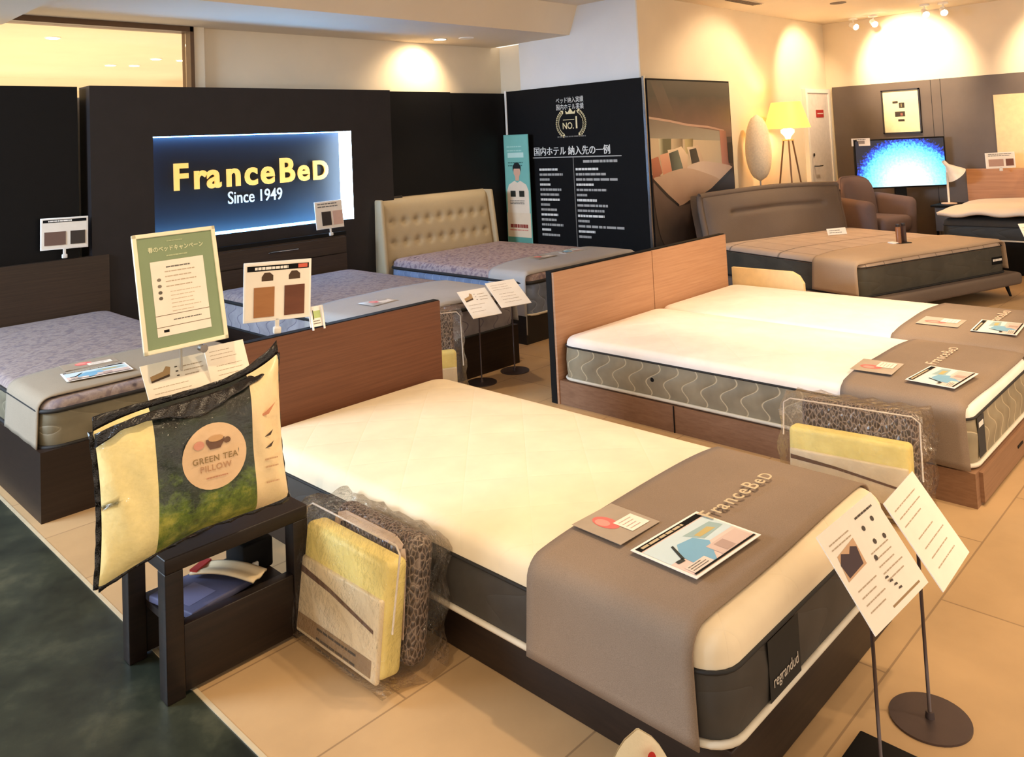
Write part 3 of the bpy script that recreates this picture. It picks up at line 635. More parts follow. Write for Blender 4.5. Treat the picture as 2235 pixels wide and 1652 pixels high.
r3 = runner('bed_runner', m3, MT, -.80, -.42, -.12, .0, RUN2, 'pale grey runner hanging low at the foot of the tufted bed', amp=.003, seed=6)
# dark swatch cloth over the tufted headboard
mb = MB(); mb.rbox(-.085, .085, -.012, .012, -.14, .0, .004, plain((44, 38, 34), .8, name='swatch_cloth')); mb.rbox(-.085, .085, -.012, .07, -.002, .01, .004, plain((44, 38, 34), .8, name='swatch_cloth'))
mb.box(-.083, .083, -.014, -.012, -.15, -.143, WHITE)
o = mb.build('swatch_book', None, T(4.46, 5.835, 1.005) @ Matrix.Rotation(R(-6), 4, 'X')); tag(o, 'dark fabric swatch book draped over the tufted headboard', 'swatch book')

# ---- grey fabric bed at right
GREYU = fabric((108, 95, 86), 260, .08)
t = bed('fabric_bed', (6.80, 2.10, 0), 'grey fabric bed on slim legs with a low cushioned headboard', -18.5)
BWd = .88
def hb5(u, v):
    x = -BWd + 2 * BWd * u; z = .22 + .65 * v; ed = min(u, 1 - u) * 2 * BWd; ez = (1 - v) * .66
    y = -.07 * (1 - math.exp(-min(ed, ez) / .04)); 
    if .16 < u < .84: y += .03 * math.exp(-((z - .70) / .02) ** 2)
    y += .014 * math.sin(x * 7 + 1) * math.sin(z * 10)
    return (x + .02 * (v - .5) * (1 if u < .5 else 1), 1.60 + y + .1 * v, z + .03 * math.cos((u - .5) * 3) * v)
mb = MB(); mb.grid(hb5, 60, 40, GREYU); mb.grid(lambda u, v: (lambda p: (p[0], p[1] + .1 + (.03), p[2] - .005))(hb5(1 - u, v)), 20, 10, GREYU)
mb.box(-BWd, BWd, 1.61, 1.68, .0, .30, GREYU)
mb.tube([hb5(k / 24, .998) for k in range(25)], .028, GREYU); mb.build('headboard', t)
for s_ in (0, 1): MB().tube([hb5(s_, k / 10) for k in range(11)], .028, GREYU).build('headboard_edge', t)
mb = MB(); mb.rbox(-.92, .94, -.07, 1.58, .10, .20, .03, GREYU); mb.build('base', t)
for x, y in ((-.83, .05), (.85, .03), (-.83, 1.5), (.85, 1.5)): MB().tube([(x, y, .12), (x + (.03 if x > 0 else -.03), y - .02, 0)], [.018, .009], BLACK, n=10).build('leg', t)
MG = Mat(1.74, 1.56, .26, .05, .025, .1, .04)
m5 = mattress('grey_mattress', 6.80, 2.10, .195, MG, quilt_top((184, 162, 144), 16, .6, .008, line='grid'), quilt_side((66, 62, 52), (70, 66, 56), 9, .25, False), 'grey mattress with seamed pinkish top on the fabric bed', -18.5, pip_top=PIPD, pip_bot=PIPD)
th = R(-18.5); off = Vector((-math.sin(th) * .79, math.cos(th) * .79, 0)); m5.location += off
mb = MB(); MX = T(0, -.78 - .004, 0) @ XF; mb.rect(.66, .80, .08, .14, .002, BLACKM, MX); mb.lines(.675, .79, .115, 1, .02, .018, WHITE, .003, MX, 0); mb.build('brand_label', m5)
r5 = runner('bed_runner', m5, MG, -.77, -.36, .02, .03, fabric((180, 156, 132), 400, .08), 'light taupe runner over the foot of the grey fabric bed', amp=.002, seed=9)
# small display on that bed
wd = lambda x, y, z: m5.matrix_world @ Vector((x, y, z))
bpy.context.view_layer.update()
def bottle(x, y, r, h, c, label):
    p = m5.matrix_world @ Vector((x, y, .285 + .012))
    t = thing('display_bottle', p, label, 'bottle'); MB().lathe([(r, 0), (r, h * .8), (r * .75, h * .86)], c, n=18).build('body', t)
    MB().lathe([(r * .8, h * .86), (r * .8, h)], plain((36, 22, 18), .5, name='cap'), n=18).build('cap', t)
mb = MB(); mb.rbox(-.07, .07, -.04, .04, 0, .012, .004, BLACK); mb.rbox(-.10, -.045, -.035, .035, 0, .02, .006, WHITE)
tag(mb.build('display_tray', None, Matrix.Translation(wd(.02, -.46, .285)) @ Matrix.Rotation(R(-35), 4, 'Z')), 'small black and white tray on the grey fabric bed', 'tray')
bottle(-.02, -.47, .02, .15, plain((150, 96, 56), .4, name='amber_tube'), 'amber brown tube bottle standing on the grey fabric bed')
bottle(.07, -.45, .02, .15, plain((64, 34, 24), .4, name='dark_tube'), 'dark brown tube bottle standing on the grey fabric bed')
def sheet(name, w, h, M, label, cat, paint, group=None, thick=.0015, r=0):
    mb = MB(); mb.box(-w / 2, w / 2, -h / 2, h / 2, -thick, 0, WHITE)
    paint(mb, w, h); o = mb.build(name, None, M); return tag(o, label, cat, group)
sheet('leaflet', .2, .06, Matrix.Translation(wd(.16, .30, .315)) @ Matrix.Rotation(R(-30), 4, 'Z') @ Matrix.Rotation(R(70), 4, 'X'), 'tiny white price card behind the bottles on the grey bed', 'card', lambda m_, w, h: m_.lines(-.08, .08, .01, 2, .02, .006, DG, .0005))

# ---- bed at the far right edge
t = bed('oak_bed', (8.95, 2.02, 0), 'oak headboard bed at the right edge with a dark mattress and white quilt')
MB().box(.86, .90, -1.0, .66, 0, .925, wood((168, 116, 76), (190, 138, 96), ax=1)).build('headboard', t)
MB().rbox(-.3, .86, -1.0, .60, 0, .30, .01, BLACKM).build('base', t)
MR = Mat(1.12, 1.6, .2, .04, .02, .08, .06)
m6 = mattress('dark_mattress', 9.22, 1.82, .30, MR, plain((60, 56, 52), .9, name='dark_ticking'), quilt_side((44, 42, 36), (60, 56, 48), 14, .3, False), 'dark mattress with pale band on the bed at the right edge')
def quilt(u, v):
    x = -.60 + 1.18 * u; y = -.86 + 1.68 * v; d = min(x + .60, .82 - y + .0001)
    z = .235 + .05 * (1 - math.exp(-max(d, 0) / .06)) + .012 * math.sin(y * 17) * math.exp(-(x + .6) / .1) + .008 * math.sin(x * 11 + y * 6)
    return (x, y, z)
mb = MB(); mb.grid(quilt, 50, 70, fabric((228, 214, 198), 200, .04)); o = mb.build('white_quilt', None, T(9.22, 1.82, .30), solid=.03)
tag(o, 'fluffy white quilt spread on the bed at the right edge', 'quilt')
tag(MB().box(-.02, 0, -.62, .62, -.4, .4, plain((232, 200, 152), .5, name='pale_veneer')).build('headboard_panel_sample', None, T(9.893, 1.76, 1.31)), 'large pale cream panel standing on the wall above the oak headboard', 'panel')

# ------------------------------------------------------------------ swatch signs on the headboards
def swatch(name, w, h, M, stem, label, c1, c2, bar=True, pics=True, s1=(-.35, -.05), s2=(.1, .4), sy=(-.42, .08), red=True):
    t = bpy.data.objects.new(name, None); COL.objects.link(t); t.matrix_world = M; tag(t, label, 'sample card')
    mb = MB(); mb.rbox(-w / 2, w / 2, -h / 2, h / 2, -.006, 0, .002, WHITE); mb.rect(-w * .47, w * .47, -h * .46, h * .46, .0006, PAPER)
    if bar:
        mb.rect(-w * .45, w * .46, h * .35, h * .44, .0012, BLACKM); mb.lines(-w * .34, w * .15, h * .395, 1, .01, h * .045, WHITE, .0018, None, 0)
        if red: mb.rect(w * .3, w * .44, h * .365, h * .43, .0018, ink((206, 92, 70)))
    else: mb.lines(-w * .4, w * .4, h * .4, 2, h * .1, h * .04, DG, .0012, None, .3)
    if pics:
        for a in (-.16, .24): mb.poly([(w * (a - .08), h * .18), (w * (a + .09), h * .18), (w * (a + .09), h * .27), (w * (a + .04), h * .32), (w * (a - .04), h * .32), (w * (a - .08), h * .25)], .0012, ink((72, 50, 32)))
    mb.build('card_board', t)
    sw = MB(); sw.box(w * s1[0], w * s1[1], h * sy[0], h * sy[1], 0, .004, c1); sw.build('colour_sample', t)
    sw = MB(); sw.box(w * s2[0], w * s2[1], h * sy[0], h * sy[1], 0, .004, c2); sw.build('colour_sample', t)
    if stem:
        CL = plain((216, 212, 206), .25, name='clear_acrylic')
        st = MB(); st.rbox(-.009, .009, -h / 2 - stem, -h / 2 + .01, -.008, 0, .003, CL); st.rbox(-.016, .016, -h / 2 - stem, -h / 2 - stem + .028, -.014, .01, .006, CL); st.build('clip', t)
    return t
swatch('swatch_sign', .27, .245, pose((1.716, 3.045, .888), 97, -20, -1.5), .055, 'two-colour wood swatch card standing on the red-brown headboard', wood((150, 100, 62), (172, 120, 76)), wood((88, 50, 36), (112, 66, 48)))
swatch('swatch_sign', .281, .204, pose((1.754, 5.80, .995), 88, -4, -1.3), .06, 'small swatch card standing on the far left headboard', ink((110, 82, 70)), ink((52, 42, 34)), pics=False, s1=(-.42, .02), s2=(.12, .43), sy=(-.36, .06), red=False)
swatch('swatch_sign', .27, .225, pose((3.737, 5.765, .925), 84, 2, .5), .06, 'swatch card at the lower right corner of the lit sign', ink((44, 34, 32)), ink((208, 172, 156)), pics=False, bar=False, s1=(-.28, .05), s2=(.12, .46), sy=(-.38, .12))
swatch('swatch_sign', .276, .164, pose((9.62, 2.30, 1.02), 90, -60, 1), .03, 'swatch card on the oak headboard at the right edge', ink((176, 140, 124)), ink((110, 66, 52)), pics=False, bar=False, s1=(-.4, .1), s2=(.18, .44), sy=(-.36, .08))
t = sheet('price_card', .19, .085, pose((9.15, 3.53, 1.265), 90, -62), 'small white card at the upper left corner of the television', 'card', lambda m_, w, h: (m_.rect(-.05, .04, -.02, .015, .0006, ink((150, 138, 130))), m_.lines(-.08, .08, .028, 1, .02, .008, DG, .0006)))
t = thing('tag_easel', (1.893, 3.045, .70), 'small white product tag on a tiny easel on the red-brown headboard', 'tag', -4)
TMt = T(0, 0, .045) @ Matrix.Rotation(R(75), 4, 'X')
mb = MB(); mb.box(-.033, .033, -.035, .05, -.003, 0, WHITE, TMt); mb.rect(-.02, .02, .0, .03, .0006, ink((176, 196, 130)), TMt); mb.rect(-.022, -.012, -.005, .034, .0008, BLACKM, TMt); mb.lines(-.02, .02, -.012, 2, .01, .004, DG, .0006, TMt); mb.build('tag_card', t)
for x in (-.026, .026): MB().tube([(x, -.02, 0), (x, .0, .095)], .0045, WHITE).build('easel_leg', t)

# ------------------------------------------------------------------ green notice on its stand and the price folders below it
t = thing('notice_stand', (1.03, 2.392, .3755), 'slim stand with a green framed notice rising behind the green tea pillow', 'sign stand')
MB().lathe([(.055, 0), (.055, .005), (.01, .01)], DSTEEL, n=32).build('base', t)
MB().tube([(0, 0, .01), (0, 0, .545)], .004, plain((210, 206, 200), .3, .3, name='pale_metal')).build('pole', t)
mb = MB(); mb.lathe([(.012, -.01), (.012, .01)], STEEL, T(.045, -.045, .515) @ XF, n=14); mb.build('knob', t)
q = T(-1.03, -2.392, -.3755) @ pose((1.018, 2.355, 1.073), 78, -3.1, 1)
GR = ink((128, 146, 112)); w, h = .24, .335
mb = MB(); FRM = plain((236, 228, 200), .4, name='frame_plastic')
for a in ((-w / 2, w / 2, -h / 2, -h / 2 + .012), (-w / 2, w / 2, h / 2 - .012, h / 2), (-w / 2, -w / 2 + .012, -h / 2, h / 2), (w / 2 - .012, w / 2, -h / 2, h / 2)): mb.rbox(*a, -.008, .004, .002, FRM, q)
mb.build('frame', t)
mb = MB(); mb.box(-w / 2 + .01, w / 2 - .01, -h / 2 + .01, h / 2 - .01, -.006, -.001, GR, q); x0, x1 = -.078, .075
mb.rect(x0, x1, -.125, .085, .0, PAPER, q)
mb.text('春のベッドキャンペーン', .0165, ink((214, 216, 178)), 0, .118, .0002, 0, .0003, 'CENTER', q, .88); mb.lines(-.03, .03, .098, 1, .01, .004, ink((176, 186, 146)), .0002, q, 0); mb.lines(-.025, .02, .14, 1, .01, .003, ink((164, 176, 138)), .0002, q, 0)
mb.lines(-.035, .035, .066, 1, .01, .004, DG, .0004, q, 0); mb.lines(-.04, .05, .053, 4, .014, .003, ink((186, 168, 146)), .0004, q); mb.lines(-.03, .06, -.005, 6, .011, .002, ink((200, 180, 156)), .0004, q)
for y in (.032, .014, -.004, -.02): mb.poly([(-.058 + .006 * math.cos(a), y + .005 * math.sin(a)) for a in [k * math.pi / 4 for k in range(8)]], .0004, ink((120, 112, 100) if y > -.003 else (90, 84, 74)), q)
for y in (-.068, -.1): mb.rect(x0, x1, y - .0008, y + .0008, .0005, ink((120, 100, 72)), q)
mb.rect(-.06, -.045, -.115, -.108, .0005, BLACKM, q); mb.lines(-.03, .05, -.084, 1, .01, .003, DG, .0005, q); mb.build('notice_print', t)
def price_folder(pos, rx, rz, roll, w, h, label, pic=None, seed=0, pole=None, base='disc', parent=None):
    """a tilted white information card; with pole = (dx, dy) it stands on its own rod and foot"""
    random.seed(seed)
    M = pose(pos, rx, rz, roll); foot = Vector((pos[0] + (pole[0] if pole else 0), pos[1] + (pole[1] if pole else 0), 0))
    t = thing('information_stand' if pole else 'price_folder', foot if pole else pos, label, 'information stand' if pole else 'card')
    q = T(*(-Vector(t.location))) @ M
    mb = MB(); mb.box(-w / 2, w / 2, -h / 2, h / 2, -.003, 0, PAPER, q)
    ik = ink((176, 156, 132)); dk = ink((70, 58, 46))
    if pic == 'sofa':
        mb.poly([(-w * .44, h * .0), (-w * .1, h * .02), (-w * .08, h * .28), (-w * .40, h * .24)], .0006, ink((198, 158, 122)), q)
        mb.poly([(-w * .40, h * .02), (-w * .14, h * .04), (-w * .10, h * .2), (-w * .18, h * .24), (-w * .24, h * .19), (-w * .34, h * .24), (-w * .42, h * .16)], .0009, ink((62, 40, 44)), q)
        for k in range(4): mb.poly([(w * (.0 + .03 * k) , h * (-.2 - .05 * k)), (w * (.06 + .03 * k), h * (-.21 - .05 * k)), (w * (.06 + .03 * k), h * (-.19 - .05 * k)), (w * (.02 + .03 * k), h * (-.185 - .05 * k))], .0009, dk, q)
        mb.lines(-w * .42, -w * .05, h * .36, 2, h * .05, h * .012, ik, .0006, q); mb.lines(w * .08, w * .4, h * .40, 1, h * .05, h * .02, dk, .0006, q, 0)
        for x, y in ((.12, .28), (.3, .3), (.16, .12), (.32, .1), (.05, .0)): mb.poly([(w * x + .006 * math.cos(a), h * y + .006 * math.sin(a)) for a in [k * math.pi / 4 for k in range(8)]], .0009, dk, q)
        mb.lines(w * .02, w * .42, h * .05, 5, h * .07, h * .012, ik, .0006, q); mb.lines(-w * .4, -w * .05, -h * .12, 4, h * .07, h * .012, ik, .0006, q); mb.rect(-w * .1, w * .4, -h * .44, -h * .42, .0006, ink((150, 120, 80)), q)
    elif pic == 'bed':
        mb.poly([(-w * .40, h * .08), (-w * .12, h * .16), (-w * .08, h * .34), (-w * .14, h * .38), (-w * .2, h * .28), (-w * .40, h * .22)], .0006, ink((176, 140, 96)), q)
        mb.poly([(-w * .40, h * .08), (-w * .12, h * .14), (-w * .12, h * .19), (-w * .40, h * .12)], .0009, ink((70, 48, 30)), q)
        for y in (.12, .22, .32): mb.rect(-w * .02, w * .02, h * y - .002, h * y + .002, .0006, dk, q)
        mb.lines(w * .1, w * .42, h * .3, 3, h * .1, h * .02, ik, .0006, q); mb.lines(-w * .4, w * .2, -h * .05, 3, h * .12, h * .012, ik, .0006, q)
    else:
        mb.lines(-w * .4, w * .35, h * .36, 3, h * .09, h * .012, ik, .0006, q); mb.lines(-w * .3, w * .4, h * .0, 4, h * .11, h * .012, ik, .0006, q)
    mb.build('card_board', t)
    if pole:
        top = pos[2] - (.10 if pic == 'sofa' else .03)
        MB().tube([(0, 0, .004), (0, 0, top)], .0045, DSTEEL).build('pole', t)
        if base == 'disc': MB().lathe([(.092, 0), (.092, .005)], DSTEEL, n=40).lathe([(.011, .005), (.009, .02)], DSTEEL).build('base', t)
        else: MB().rbox(-.075, .075, -.075, .075, 0, .012, .004, BLACK).build('base', t)
        tk = MB(); tk.rbox(-w * .44, w * .3, -h * .48, -h * .36, -.007, -.003, .0015, DSTEEL, q); tk.build('card_holder', t)
    random.seed(seed + 99); return t
price_folder((1.016, 2.372, .807), 51, -3, .9, .19, .14, 'white folder with a small bed picture under the green notice', 'bed', 1)
price_folder((1.165, 2.372, .822), 66, 8, -2, .135, .125, 'blank-looking white folder right of the bed folder under the green notice', None, 2)
price_folder((1.97, .80, .431), 59, -16.6, 11.5, .231, .217, 'white information card with a sofa picture at the foot of the front bed', 'sofa', 3, (-.06, -.01), 'square')
price_folder((2.218, .759, .426), 55.8, -3.3, 5, .206, .215, 'white information card on a round base at the foot of the front bed', None, 4, (-.075, -.0), 'disc')
price_folder((3.392, 3.641, .490), 30, -21, 3.6, .191, .249, 'white information card on a stand behind the front headboard, left one', 'bed', 5, (.03, .04), 'disc')
price_folder((3.576, 3.576, .524), 27, -22.7, 3.6, .202, .253, 'white information card on a stand behind the front headboard, right one', None, 6, (.145, .115), 'disc')
price_folder((5.13, 1.10, .80), 62, -35, 0, .1, .17, 'pale folded card at the extreme right edge above the oak bed', None, 7, (.02, -.22), 'disc')

# ------------------------------------------------------------------ leaflets lying on the runners
def flyer(M, label, w=.297, h=.21, seed=1):
    random.seed(seed); BLU = ink((120, 170, 200)); PK = ink((222, 196, 186)); LB = ink((196, 214, 220))
    def paint(m_, w, h):
        m_.rect(-w * .47, w * .47, -h * .46, h * .46, .0004, PK)
        m_.rect(-w * .47, w * .45, h * .36, h * .46, .0008, BLACKM); m_.lines(-w * .42, w * .30, h * .41, 1, .01, h * .045, ink((190, 172, 140)), .0012)
        m_.rect(-w * .47, w * .47, -h * .1, h * .34, .0006, LB)
        m_.poly([(-w * .32, -h * .42), (-w * .30, -h * .05), (-w * .16, h * .14), (w * .04, h * .1), (w * .1, -h * .1), (-w * .12, -h * .42)], .001, BLU)
        m_.poly([(w * .0, h * .22), (w * .4, h * .2), (w * .44, h * .02), (w * .1, -h * .02)], .001, ink((150, 176, 178)))
        m_.poly([(w * .08, h * .12), (w * .3, h * .14), (w * .34, h * .04), (w * .1, h * .04)], .0012, ink((190, 170, 110)))
        m_.poly([(-w * .34, -h * .12), (-w * .31, -h * .14), (-w * .2, h * .16), (-w * .23, h * .16)], .0014, ink((36, 44, 44))); m_.poly([(-w * .42, -h * .16), (-w * .33, -h * .17), (-w * .32, -h * .11), (-w * .41, -h * .1)], .0014, ink((36, 44, 44)))
        m_.rect(-w * .44, -w * .16, -h * .42, -h * .27, .0014, ink((226, 208, 196))); m_.rect(-w * .02, w * .44, -h * .42, -h * .16, .0014, ink((206, 182, 172))); m_.rect(w * .06, w * .2, -h * .40, -h * .2, .0018, ink((176, 150, 140)))
        m_.rect(-w * .46, w * .46, -h * .455, -h * .425, .0018, BLACKM); m_.lines(-w * .42, -w * .2, -h * .3, 3, h * .04, .003, DG, .0018)
    return sheet('flyer', w, h, M, label, 'leaflet', paint)
def pouch(M, label, w=.19, h=.16, seed=1):
    t = bpy.data.objects.new('plastic_pouch', None); COL.objects.link(t); t.matrix_world = M; tag(t, label, 'leaflet pouch'); random.seed(seed)
    mb = MB(); mb.box(-w / 2, w / 2, -h / 2, h / 2, 0, .0012, plain((172, 156, 138), .3, name='pouch_backing')); mb.build('pouch', t)
    mb = MB(); mb.poly([(-w * .1 + w * .16 * math.cos(a), h * .12 + h * .26 * math.sin(a)) for a in [k * math.pi / 8 for k in range(16)]], .0018, ink((222, 110, 104))); mb.poly([(-w * .14 + w * .1 * math.cos(a), h * .16 + h * .14 * math.sin(a)) for a in [k * math.pi / 8 for k in range(16)]], .0022, ink((234, 150, 138)))
    mb.rect(-w * .05, w * .4, -h * .38, h * .02, .0026, PAPER); mb.lines(w * .0, w * .36, -h * .06, 4, h * .08, .003, ink((190, 160, 150)), .003); mb.build('insert', t)
    return t
ZF = .13 + .235 + .02 + .0125
flyer(pose((1.845, 1.20, ZF), 0, -3), 'laminated blue and white flyer with black header on the front bed runner', .29, .2, 11)
pouch(pose((1.80, 1.425, ZF - .001), 0, -2), 'clear pouch with a pink heart insert on the front bed runner', .17, .17, 12)
ZM = .13 + .235 + .022 + .0135
flyer(pose((3.66, 1.15, ZM), 0, -4), 'white flyer on the near mattress runner of the oak bed', .26, .19, 13)
pouch(pose((3.66, 1.41, ZM - .001), 0, 4), 'pouch with a pink insert on the near mattress runner of the oak bed', .19, .17, 14)
pouch(pose((4.668, 1.45, ZM - .003), 0, 2), 'pouch with a pink insert on the far mattress runner of the oak bed', .19, .2, 15)
flyer(pose((4.69, 1.19, ZM - .002), 0, 4), 'white flyer on the far mattress runner of the oak bed', .28, .2, 16)
flyer(pose((1.33, 3.985, .27 + .2 + .02 + .010), 0, -8), 'white flyer with black header on the far left bed runner', .27, .17, 17)
pouch(pose((1.36, 4.175, .27 + .2 + .02 + .009), 0, -6), 'pouch with a pink insert on the far left bed runner', .23, .13, 18)
pouch(pose((3.02, 4.15, .24 + .235 + .02 + .010), 0, 3), 'white paper pouch on the runner of the bed under the sign', .2, .15, 19)
pouch(pose((4.75, 4.36, .19 + .31 + .03 + .008), 0, 2), 'pinkish paper pouch on the runner of the tufted bed', .22, .14, 20)
flyer(pose((5.1, 4.38, .19 + .31 + .03 + .008), 0, 2), 'white flyer on the runner of the tufted bed', .26, .16, 21)

# ------------------------------------------------------------------ dark side table with things on its shelf
t = thing('side_table', (1.13, 2.43, 0), 'dark wooden open side table standing at the floor edge', 'table')
TD = wood((20, 13, 10), (36, 24, 18), ax=0)
MB().rbox(-.215, .22, -.17, .14, .335, .375, .004, TD).build('table_top', t)
for x, y in ((-.19, -.145), (-.19, .115), (.195, -.145), (.195, .115)): MB().rbox(x - .025, x + .025, y - .025, y + .025, -.001, .336, .003, TD).build('leg', t)
MB().rbox(-.165, .17, -.165, -.13, .01, .185, .003, TD).build('front_panel', t)
MB().box(-.165, .17, -.13, .13, .145, .165, TD).build('shelf', t)
MB().rbox(-.165, .17, .10, .135, .01, .145, .003, TD).build('back_panel', t)
o = MB().rbox(-.11, .11, -.10, .10, 0, .02, .005, plain((82, 84, 116), .7, name='blue_sleeve')).rect(-.09, .0, -.06, .04, .0205, ink((112, 112, 146))).build('blue_folder', None, T(1.09, 2.42, .166) @ Matrix.Rotation(R(12), 4, 'Z')); tag(o, 'blue-grey folder lying on the side table shelf', 'folder')
o = MB(); o.grid(lambda u, v: (-.035 + .07 * u, -.11 + .22 * v, .004 + .014 * math.sin(v * 3.1) + .003 * math.sin(u * 9)), 8, 14, plain((226, 204, 166), .6, name='cream_booklet')); o.rect(-.035, .035, .085, .11, .016, ink((170, 44, 38))); o = o.build('cream_booklet', None, T(1.165, 2.41, .19) @ Matrix.Rotation(R(28), 4, 'Z'), solid=.006); tag(o, 'cream booklet with a red band curling over the blue folder', 'booklet')
o = MB().rbox(-.05, .05, -.06, .06, 0, .09, .008, BLACKM).rbox(-.025, -.005, -.07, -.06, .02, .035, .003, WHITE).build('black_box', None, T(1.26, 2.46, .166)); tag(o, 'small black box at the right end of the side table shelf', 'box')

# ------------------------------------------------------------------ green tea pillow in its dark edged bag
PM_ = pose((.985, 2.215, .628), 82, -12, 0) 
t = bpy.data.objects.new('packaged_pillow', None); COL.objects.link(t); t.matrix_world = PM_
tag(t, 'plump bagged pillow with green tea print leaning on the dark side table', 'pillow')
W2, H2 = .245, .185
def puff(x, y): 
    u = max(-1, min(1, x / W2)); v = max(-1, min(1, y / H2)); return .075 * max(0, (1 - u ** 4)) ** .6 * max(0, (1 - v ** 4)) ** .6
def bow(u, v, s=1.0):
    # pillow outline: pulled-out corners and hollow edges; far end higher, near end lower
    x = (u * 2 - 1) * W2; y = (v * 2 - 1) * H2
    k = 1 - .07 * (1 - (2 * u - 1) ** 2); x *= 1 - .05 * (1 - (2 * v - 1) ** 2); y *= k
    y += .035 * (2 * u - 1) ** 3 * (1 if v > .5 else .25) + .02 * (2 * u - 1)
    if u < .5: y -= .03 * (1 - 2 * u) * (1 - v)
    return x, y
PY_ = fabric((240, 222, 160), 60, .06, .6)
def green_mat():
    mt, nt, b = nodes('tea_leaf_print'); co = coords(nt); n = noise(nt, co, 14, 5, .7); sp = N(nt, 'ShaderNodeSeparateXYZ'); tc = N(nt, 'ShaderNodeTexCoord'); nt.links.new(tc.outputs['Object'], sp.inputs[0])
    g_ = mathn(nt, 'ADD', mathn(nt, 'MULTIPLY', n, .9), mathn(nt, 'MULTIPLY', sp.outputs[1], -1.5))
    nt.links.new(ramp(nt, g_, [(.25, lin((26, 30, 24))), (.5, lin((40, 52, 30))), (.64, lin((96, 116, 40))), (.8, lin((168, 164, 70)))]), b.inputs['Base Color']); b.inputs['Roughness'].default_value = .35
    bump(nt, b, n, .3, .01); return mt
GM = green_mat(); IVP = plain((232, 206, 160), .35, bmp=.2, name='bag_print')
for nm, u0, u1, mt in (('pillow_bag', 0, .27, PY_), ('green_band', .27, .80, GM), ('info_band', .80, 1, IVP)):
    mb = MB()
    def fr_(u, v, u0=u0, u1=u1):
        uu = u0 + (u1 - u0) * u; x, y = bow(uu, v); wr = .004 * math.sin(uu * 40 + v * 9) * math.sin(v * 3.14); return (x, y, puff((uu * 2 - 1) * W2 * .98, (v * 2 - 1) * H2 * .98) + wr)
    mb.grid(fr_, 24, 26, mt)
    mb.grid(lambda u, v, f_=fr_: (lambda p: (p[0], p[1], -p[2]))(f_(1 - u, v)), 24, 26, mt)
    mb.build(nm, t)
def on_p(x, y, e=.004): return (x, y, puff(x, y) + e)
mb = MB(); n = 36; cx, cy, rr = .035, .015, .083
pts = [on_p(cx, cy)] + [on_p(cx + r_ * rr * math.cos(2 * math.pi * k / n), cy + r_ * rr * math.sin(2 * math.pi * k / n)) for r_ in (.5, 1) for k in range(n)]
mb.add(pts, [(0, 1 + k, 1 + (k + 1) % n) for k in range(n)] + [(1 + k, 1 + n + k, 1 + n + (k + 1) % n, 1 + (k + 1) % n) for k in range(n)], plain((226, 190, 146), .4, name='bag_disc'))
tz = puff(cx, cy) + .007
mb.text('GREEN TEA', .021, ink((140, 112, 60)), cx, cy - .006, tz, 0, .0002, 'CENTER', None, 1.0, 0, 1.1); mb.text('PILLOW', .021, ink((178, 134, 96)), cx, cy - .028, tz, 0, .0002, 'CENTER', None, 1.0, 0, 1.1); mb.lines(cx - .025, cx + .03, cy - .052, 1, .01, .003, ink((186, 130, 96)), tz, None, 0)
mb.poly([(cx - .022, cy + .036), (cx - .012, cy + .018), (cx + .014, cy + .018), (cx + .026, cy + .036), (cx + .026, cy + .044), (cx - .022, cy + .044)], tz, ink((104, 66, 40))); mb.poly([(cx - .016 + .02 * (1 + math.cos(a)), cy + .044 + .008 * math.sin(a)) for a in [k * math.pi / 6 for k in range(12)]], tz + .0005, ink((206, 160, 108)))
mb.poly([(cx + .033 + .009 * math.cos(a), cy + .034 + .008 * math.sin(a)) for a in [k * math.pi / 5 for k in range(10)]], tz - .0003, ink((110, 74, 46))); mb.poly([(cx - .04 + .014 * math.cos(a), cy + .034 + .011 * math.sin(a)) for a in [k * math.pi / 5 for k in range(10)]], tz, ink((214, 146, 120)))
mb.build('round_print', t)
mb = MB(); x = .185
for y, c in ((.095, (196, 128, 90)), (.035, (60, 40, 24)), (.005, (60, 40, 24))):
    s_ = 2 if y > .09 else 1; z = puff(x, y) + .006
    mb.poly([(x - .014 * s_, y - .006 * s_), (x + .004, y - .004 * s_), (x + .012 * s_, y + .010 * s_), (x - .002, y + .001)], z, ink(c))
for y in (-.03, -.05, -.09): mb.lines(x - .015, x + .02, y, 1, .01, .004, ink((190, 150, 110)), puff(x, y) + .006, None, 0)
mb.build('leaf_print', t)
EDG = plain((22, 17, 16), .2, bmp=.8, nscale=30, name='dark_shiny_film')
def rim(side):
    mb = MB(); pts = []
    for k in range(25):
        s_ = k / 24
        u, v = {'t': (s_, 1), 'b': (s_, 0), 'l': (0, s_), 'r': (1, s_)}[side]; x, y = bow(u, v); pts.append((x, y))
    out = {'t': (0, 1), 'b': (0, -1), 'l': (-1, 0), 'r': (1, 0)}[side]; vs = []
    for k, (x, y) in enumerate(pts):
        wv = {'t': .018 + .022 * abs(2 * k / 24 - 1) ** 3, 'b': .012 + .004 * math.sin(k * .9) ** 2, 'l': .016, 'r': .008}[side]
        for j in range(4): vs.append((x + out[0] * wv * (j / 3) - out[0] * .004, y + out[1] * (wv * j / 3 - .004), .006 * math.sin(k * 1.9 + j) * (j > 0) + .003))
    mb.add(vs, [(k * 4 + j, k * 4 + j + 1, (k + 1) * 4 + j + 1, (k + 1) * 4 + j) for k in range(24) for j in range(3)], EDG, None, True)
    if side == 't': mb.grid(lambda u, v: (lambda p: (p[0], p[1] - v * (.018 + .030 * math.exp(-((u - .52) / .16) ** 2) + .018 * max(0, .12 - u) * 8) , puff(p[0] * .98, (p[1] - .03 * v) * .94) + .007 + .003 * math.sin(u * 55 + v * 3)))(bow(u * .97, .99)), 60, 8, EDG)
    return mb.build('bag_edge', t, solid=.003)
for s_ in 'tblr': rim(s_)
mb = MB()
